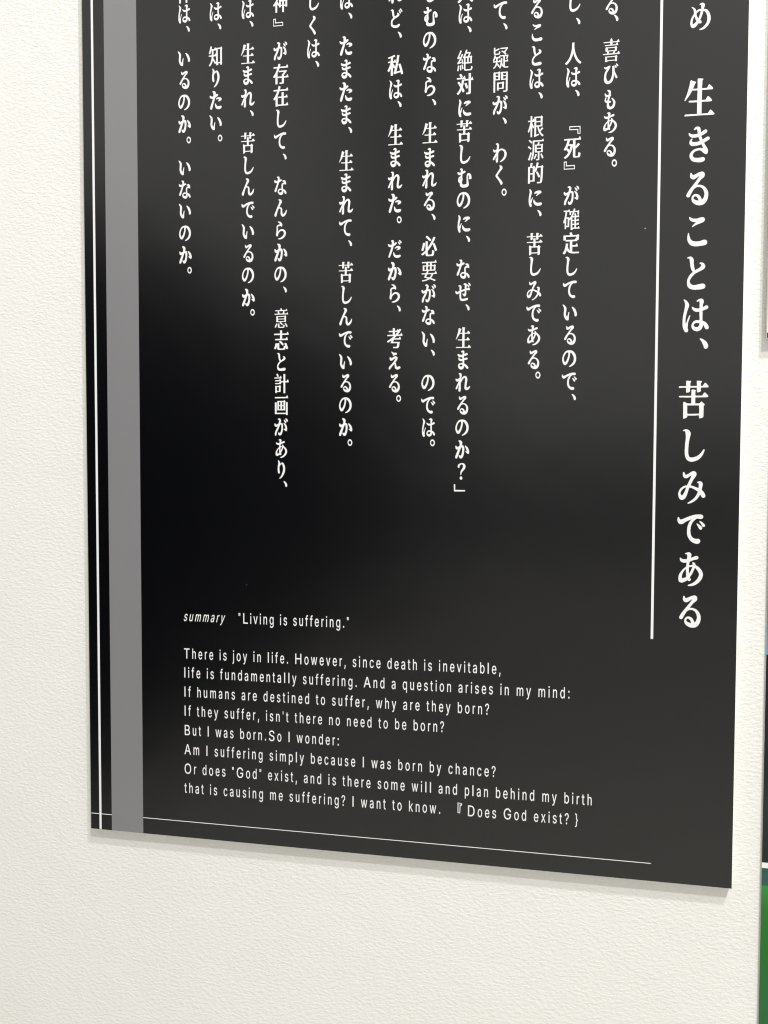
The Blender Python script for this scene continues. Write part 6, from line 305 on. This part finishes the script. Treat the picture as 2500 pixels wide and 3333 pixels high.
# each column: x of its centre line and (character, height of its middle) in mm on the panel
TITLE = (556.6, [('め', 721.6), ('生', 657.1), ('き', 618.9), ('る', 583.1), ('こ', 548.3), ('と', 514.4), ('は', 479.7), ('、', 456.4), ('苦', 410.3), ('し', 372.3), ('み', 337.4), ('で', 302.6), ('あ', 268.9), ('る', 233.3)])
COLUMNS = [
    (103.3, [('神', 786.8), ('は', 768.2), ('、', 754.5), ('い', 728.3), ('る', 708.7), ('の', 688.5), ('か', 669.1), ('。', 654.2), ('い', 629.4), ('な', 609.4), ('い', 589.9), ('の', 569.4), ('か', 549.8), ('。', 535.4)]),
    (134.1, [('は', 767.2), ('、', 753.8), ('知', 727.7), ('り', 708.2), ('た', 688.1), ('い', 668.1), ('。', 653.8)]),
    (165.0, [('は', 766.2), ('、', 753.1), ('生', 727.1), ('ま', 707.6), ('れ', 687.4), ('、', 673.8), ('苦', 647.5), ('し', 627.5), ('ん', 608.0), ('で', 587.3), ('い', 568.1), ('る', 548.3), ('の', 528.3), ('か', 508.4), ('。', 494.7)]),
    (196.3, [('神', 769.3), ('』', 751.9), ('が', 726.6), ('存', 706.4), ('在', 686.7), ('し', 666.9), ('て', 647.1), ('、', 633.0), ('な', 607.3), ('ん', 587.4), ('ら', 567.4), ('か', 547.7), ('の', 527.9), ('、', 514.2), ('意', 488.6), ('志', 468.7), ('と', 449.0), ('計', 429.5), ('画', 409.7), ('が', 389.9), ('あ', 370.3), ('り', 351.1), ('、', 337.8)]),
    (226.9, [('し', 767.3), ('く', 746.2), ('は', 725.8), ('、', 712.2)]),
    (257.35, [('は', 765.4), ('、', 751.3), ('た', 725.6), ('ま', 705.4), ('た', 685.6), ('ま', 665.6), ('、', 652.1), ('生', 625.7), ('ま', 606.1), ('れ', 586.5), ('て', 566.5), ('、', 552.9), ('苦', 527.2), ('し', 507.4), ('ん', 487.9), ('で', 467.7), ('い', 448.1), ('る', 428.7), ('の', 409.0), ('か', 389.5), ('。', 375.5)]),
    (302.0, [('れ', 765.9), ('ど', 744.8), ('、', 730.6), ('私', 704.8), ('は', 684.0), ('、', 671.1), ('生', 645.1), ('ま', 625.3), ('れ', 605.1), ('た', 585.7), ('。', 571.1), ('だ', 545.9), ('か', 526.6), ('ら', 507.0), ('、', 493.7), ('考', 467.7), ('え', 448.0), ('る', 427.9), ('。', 414.5)]),
    (332.7, [('し', 763.7), ('む', 743.5), ('の', 723.4), ('な', 703.9), ('ら', 684.0), ('、', 670.4), ('生', 644.6), ('ま', 623.2), ('れ', 604.9), ('る', 585.6), ('、', 572.0), ('必', 547.0), ('要', 525.6), ('が', 505.9), ('な', 486.7), ('い', 466.1), ('、', 454.1), ('の', 427.8), ('で', 408.2), ('は', 388.5), ('。', 375.1)]),
    (363.2, [('人', 761.2), ('は', 743.0), ('、', 729.5), ('絶', 703.6), ('対', 683.6), ('に', 663.3), ('苦', 643.5), ('し', 624.0), ('む', 603.8), ('の', 584.7), ('に', 564.7), ('、', 551.5), ('な', 525.7), ('ぜ', 506.1), ('、', 492.6), ('生', 466.6), ('ま', 447.2), ('れ', 427.8), ('る', 407.8), ('の', 388.3), ('か', 369.3), ('？', 350.0), ('」', 335.5)]),
    (394.0, [('て', 742.4), ('、', 729.0), ('疑', 703.0), ('問', 683.0), ('が', 663.4), ('、', 650.0), ('わ', 623.2), ('く', 604.3), ('。', 589.6)]),
    (424.3, [('る', 741.0), ('こ', 721.2), ('と', 702.0), ('は', 682.9), ('、', 668.8), ('根', 643.2), ('源', 623.6), ('的', 604.1), ('に', 583.3), ('、', 570.3), ('苦', 544.3), ('し', 525.6), ('み', 505.0), ('で', 485.7), ('あ', 467.0), ('る', 446.2), ('。', 432.9)]),
    (454.9, [('し', 743.5), ('、', 727.5), ('人', 701.2), ('は', 681.6), ('、', 668.3), ('『', 637.8), ('死', 623.4), ('』', 608.7), ('が', 583.5), ('確', 563.6), ('定', 543.6), ('し', 524.3), ('て', 504.7), ('い', 485.5), ('る', 466.2), ('の', 446.4), ('で', 427.1), ('、', 413.7)]),
    (485.9, [('る', 738.1), ('、', 727.0), ('喜', 701.3), ('び', 681.7), ('も', 660.7), ('あ', 641.8), ('る', 621.8), ('。', 608.3)]),
]
# each line: text, x of its left end, x of its right end, baseline, size, slant
LINES = [
    ('summary', 98.7, 139.4, 207.8, 0.93, 1),
    ('"Living is suffering."', 154.0, 260.2, 207.6, 1, 0),
    ('There is joy in life. However, since death is inevitable,', 99, 398.2, 172.1, 1, 0),
    ('life is fundamentally suffering. And a question arises in my mind:', 99.2, 458, 153.9, 1, 0),
    ('If humans are destined to suffer, why are they born?', 99.2, 388.4, 135.6, 1, 0),
    ("If they suffer, isn't there no need to be born?", 99.2, 348.3, 117.4, 1, 0),
    ('But I was born.So I wonder:', 99.2, 251, 98.8, 1, 0),
    ('Am I suffering simply because I was born by chance?', 98.8, 394.6, 80.3, 1, 0),
    ('Or does "God" exist, and is there some will and plan behind my birth', 98.8, 477.9, 61.7, 1, 0),
    ('that is causing me suffering? I want to know.', 98.5, 345.3, 43.2, 1, 0),
    ('Does God exist?', 370.3, 458.6, 43.3, 1, 0),
    ('}', 464.0, 467, 43.3, 1, 0),
]

# ------------------------------------------------------------------ the big black text panel
panel = thing("text_panel", "large glossy black panel with vertical white Japanese text and English summary", "sign", (0, 0, ZB))
W, H = 0.594, 0.900
bm = bmesh.new(); box(bm, 0, W, -T + 0.0006, -0.0004, 0, H)
mesh_obj("foam_core", bm, M_CORE, panel)
bm = bmesh.new(); box(bm, 0, W, -T, -T + 0.0006, 0, H)
mesh_obj("printed_face", bm, M_BLACK, panel)
Y1, Y2, Y3 = -T - 0.00006, -T - 0.00012, -T - 0.00018
rect_sheet("grey_stripe", 0.0223, 0.0555, 0.0, H, Y2, M_GREY, panel)
rect_sheet("white_stripe", 0.0091, 0.0114, 0.0004, H, Y3, M_INK, panel)
bm = bmesh.new()
for a, b in ((0.0003, 0.0091), (0.0114, 0.0223), (0.0555, 0.5282)):
    sheet(bm, [(a,0.01505),(b,0.01505),(b,0.01570),(a,0.01570)], Y1)
mesh_obj("border_line", bm, M_INK, panel)
rect_sheet("title_rule", 0.5250, 0.5271, 0.2088, H, Y1, M_INK, panel)

def set_column(name, cx, chars, face, gap):
    """One part per phrase: a column of type is cut where it leaves a blank."""
    loops, last = [], None
    for ch, z in chars:
        if last is not None and last - z > gap:
            outline_obj(name, loops, Y1, M_INK, panel); loops = []
        for L in GLYPH[face + ch]:
            loops.append([(cx * MM + x, z * MM + y) for x, y in L])
        last = z
    outline_obj(name, loops, Y1, M_INK, panel)
set_column("title_text", *TITLE, 'T', 42)
for cx, chars in COLUMNS:
    set_column("text_phrase", cx, chars, 'B', 23)

def line_loops(text, x0, x1, base, size, slant):
    def extent(ch): return [p[0] * 1000 for L in LGLYPH[ch] for p in L]
    nat = sum(ADVANCE[c] for c in text[:-1]) * size
    lead = min(extent(text[0])) * size
    tail = max(extent(text[-1])) * size
    track = ((x1 - x0) - (nat - lead + tail)) / max(len(text) - 1, 1)
    x = x0 - lead; out = []
    for c in text:
        if c != ' ':
            for L in LGLYPH[c]:
                out.append([(x * MM + px * size + slant * 0.2 * pz, base * MM + pz * size) for px, pz in L])
        x += ADVANCE[c] * size + track
    return out
for ln in LINES:
    lp = line_loops(*ln)
    if ln[0].startswith("Does"):
        lp.append([(x*MM, z*MM) for x, z in ((361.0,54.8),(364.9,54.3),(364.9,52.2),(363.6,52.3),(363.3,45.2),(361.0,45.4))])
        lp.append([(x*MM, z*MM) for x, z in ((361.7,54.1),(364.2,53.8),(364.2,53.0),(362.9,53.1),(362.7,45.8),(361.7,45.9))])
    outline_obj("text_line", lp, Y1, M_INK, panel)
# dust specks lying on the print
rnd = random.Random(4)
for x, z, r in ((0.5155, 0.5530, 0.0006), (0.1620, 0.2440, 0.0004)):
    a0 = rnd.random() * 6
    bm = bmesh.new(); sheet(bm, [(x + r*(1+.4*rnd.random())*math.cos(a0 - k*1.05), z + .7*r*math.sin(a0 - k*1.05)) for k in range(6)], Y1)
    mesh_obj("dust_speck", bm, M_SPECK, panel)

# ------------------------------------------------------------------ white caption board at the upper right edge
cap = thing("caption_board", "white board with a black bottom line at the upper right edge of the photo", "sign", (0.6130, 0, ZB))
bm = bmesh.new(); box(bm, 0, 0.42, -T, -0.0004, 0.4595, 0.90)
mesh_obj("board", bm, M_CORE, cap)
rect_sheet("bottom_line", 0.0, 0.42, 0.4596, 0.4640, Y1, material("black_line_print", (0.01,0.01,0.012), 0.4, 0.5), cap)

# ------------------------------------------------------------------ coloured poster below it
def ramp_material(name, stops, axis='Z', rough=0.35):
    m = material(name, (1,1,1), rough, 0.5)
    nt = m.node_tree; b = nt.nodes["Principled BSDF"]
    tc = nt.nodes.new("ShaderNodeTexCoord"); sep = nt.nodes.new("ShaderNodeSeparateXYZ")
    mr = nt.nodes.new("ShaderNodeMapRange"); cr = nt.nodes.new("ShaderNodeValToRGB")
    mr.inputs["From Min"].default_value = stops[0][0]; mr.inputs["From Max"].default_value = stops[-1][0]
    nt.links.new(tc.outputs["Object"], sep.inputs[0]); nt.links.new(sep.outputs[axis], mr.inputs["Value"])
    nt.links.new(mr.outputs["Result"], cr.inputs["Fac"]); nt.links.new(cr.outputs["Color"], b.inputs["Base Color"])
    a, z = stops[0][0], stops[-1][0]
    el = cr.color_ramp.elements
    while len(el) < len(stops): el.new(0.5)
    for e, (p, c) in zip(el, stops): e.position = (p - a) / (z - a); e.color = (*c, 1)
    return m
pos = thing("picture_poster", "colourful poster of teal sky, dark band and green field at lower right edge", "poster", (0.6184, 0, ZB))
PW = 0.50
TP = 0.0025         # the poster lies closer to the wall
bm = bmesh.new(); box(bm, 0, PW, -TP + 0.0004, -0.0004, -0.30, 0.405)
mesh_obj("foam_core", bm, M_CORE, pos)
PZ = -TP
rect_sheet("teal_sky", 0, PW, 0.1985, 0.405, PZ, ramp_material("teal_print", [(0.1985, (0.12,0.33,0.50)), (0.225, (0.07,0.27,0.24)), (0.27, (0.03,0.22,0.14)), (0.405, (0.05,0.25,0.25))]), pos)
rect_sheet("dark_band", 0, PW, 0.0225, 0.1985, PZ, ramp_material("dark_print", [(0.0225, (0.006,0.009,0.006)), (0.055, (0.006,0.013,0.016)), (0.075, (0.012,0.018,0.010)), (0.10, (0.003,0.004,0.005)), (0.1985, (0.001,0.001,0.003))]), pos)
rect_sheet("white_bar", 0, PW, 0.0178, 0.0225, PZ, M_INK, pos)
bm = bmesh.new(); top = [(PW * k / 24, 0.0026 - 0.006 * (k / 24 * 8) ** 0.8 + 0.004 * math.sin(k * .9)) for k in range(25)]
top[0] = (0, 0.0026)
sheet(bm, [(0, 0.0178)] + top + [(PW, 0.0178)], PZ)
mesh_obj("teal_shade", bm, ramp_material("deep_teal_print", [(-0.03, (0.02,0.14,0.12)), (0.0178, (0.018,0.085,0.065))]), pos)
bm = bmesh.new(); sheet(bm, top[::-1] + [(0, -0.30), (PW, -0.30)], PZ)
mesh_obj("green_field", bm, ramp_material("green_print", [(-0.30, (0.010,0.095,0.045)), (-0.10, (0.012,0.13,0.032)), (-0.055, (0.006,0.145,0.008)), (-0.02, (0.012,0.165,0.018)), (0.003, (0.03,0.25,0.04))]), pos)
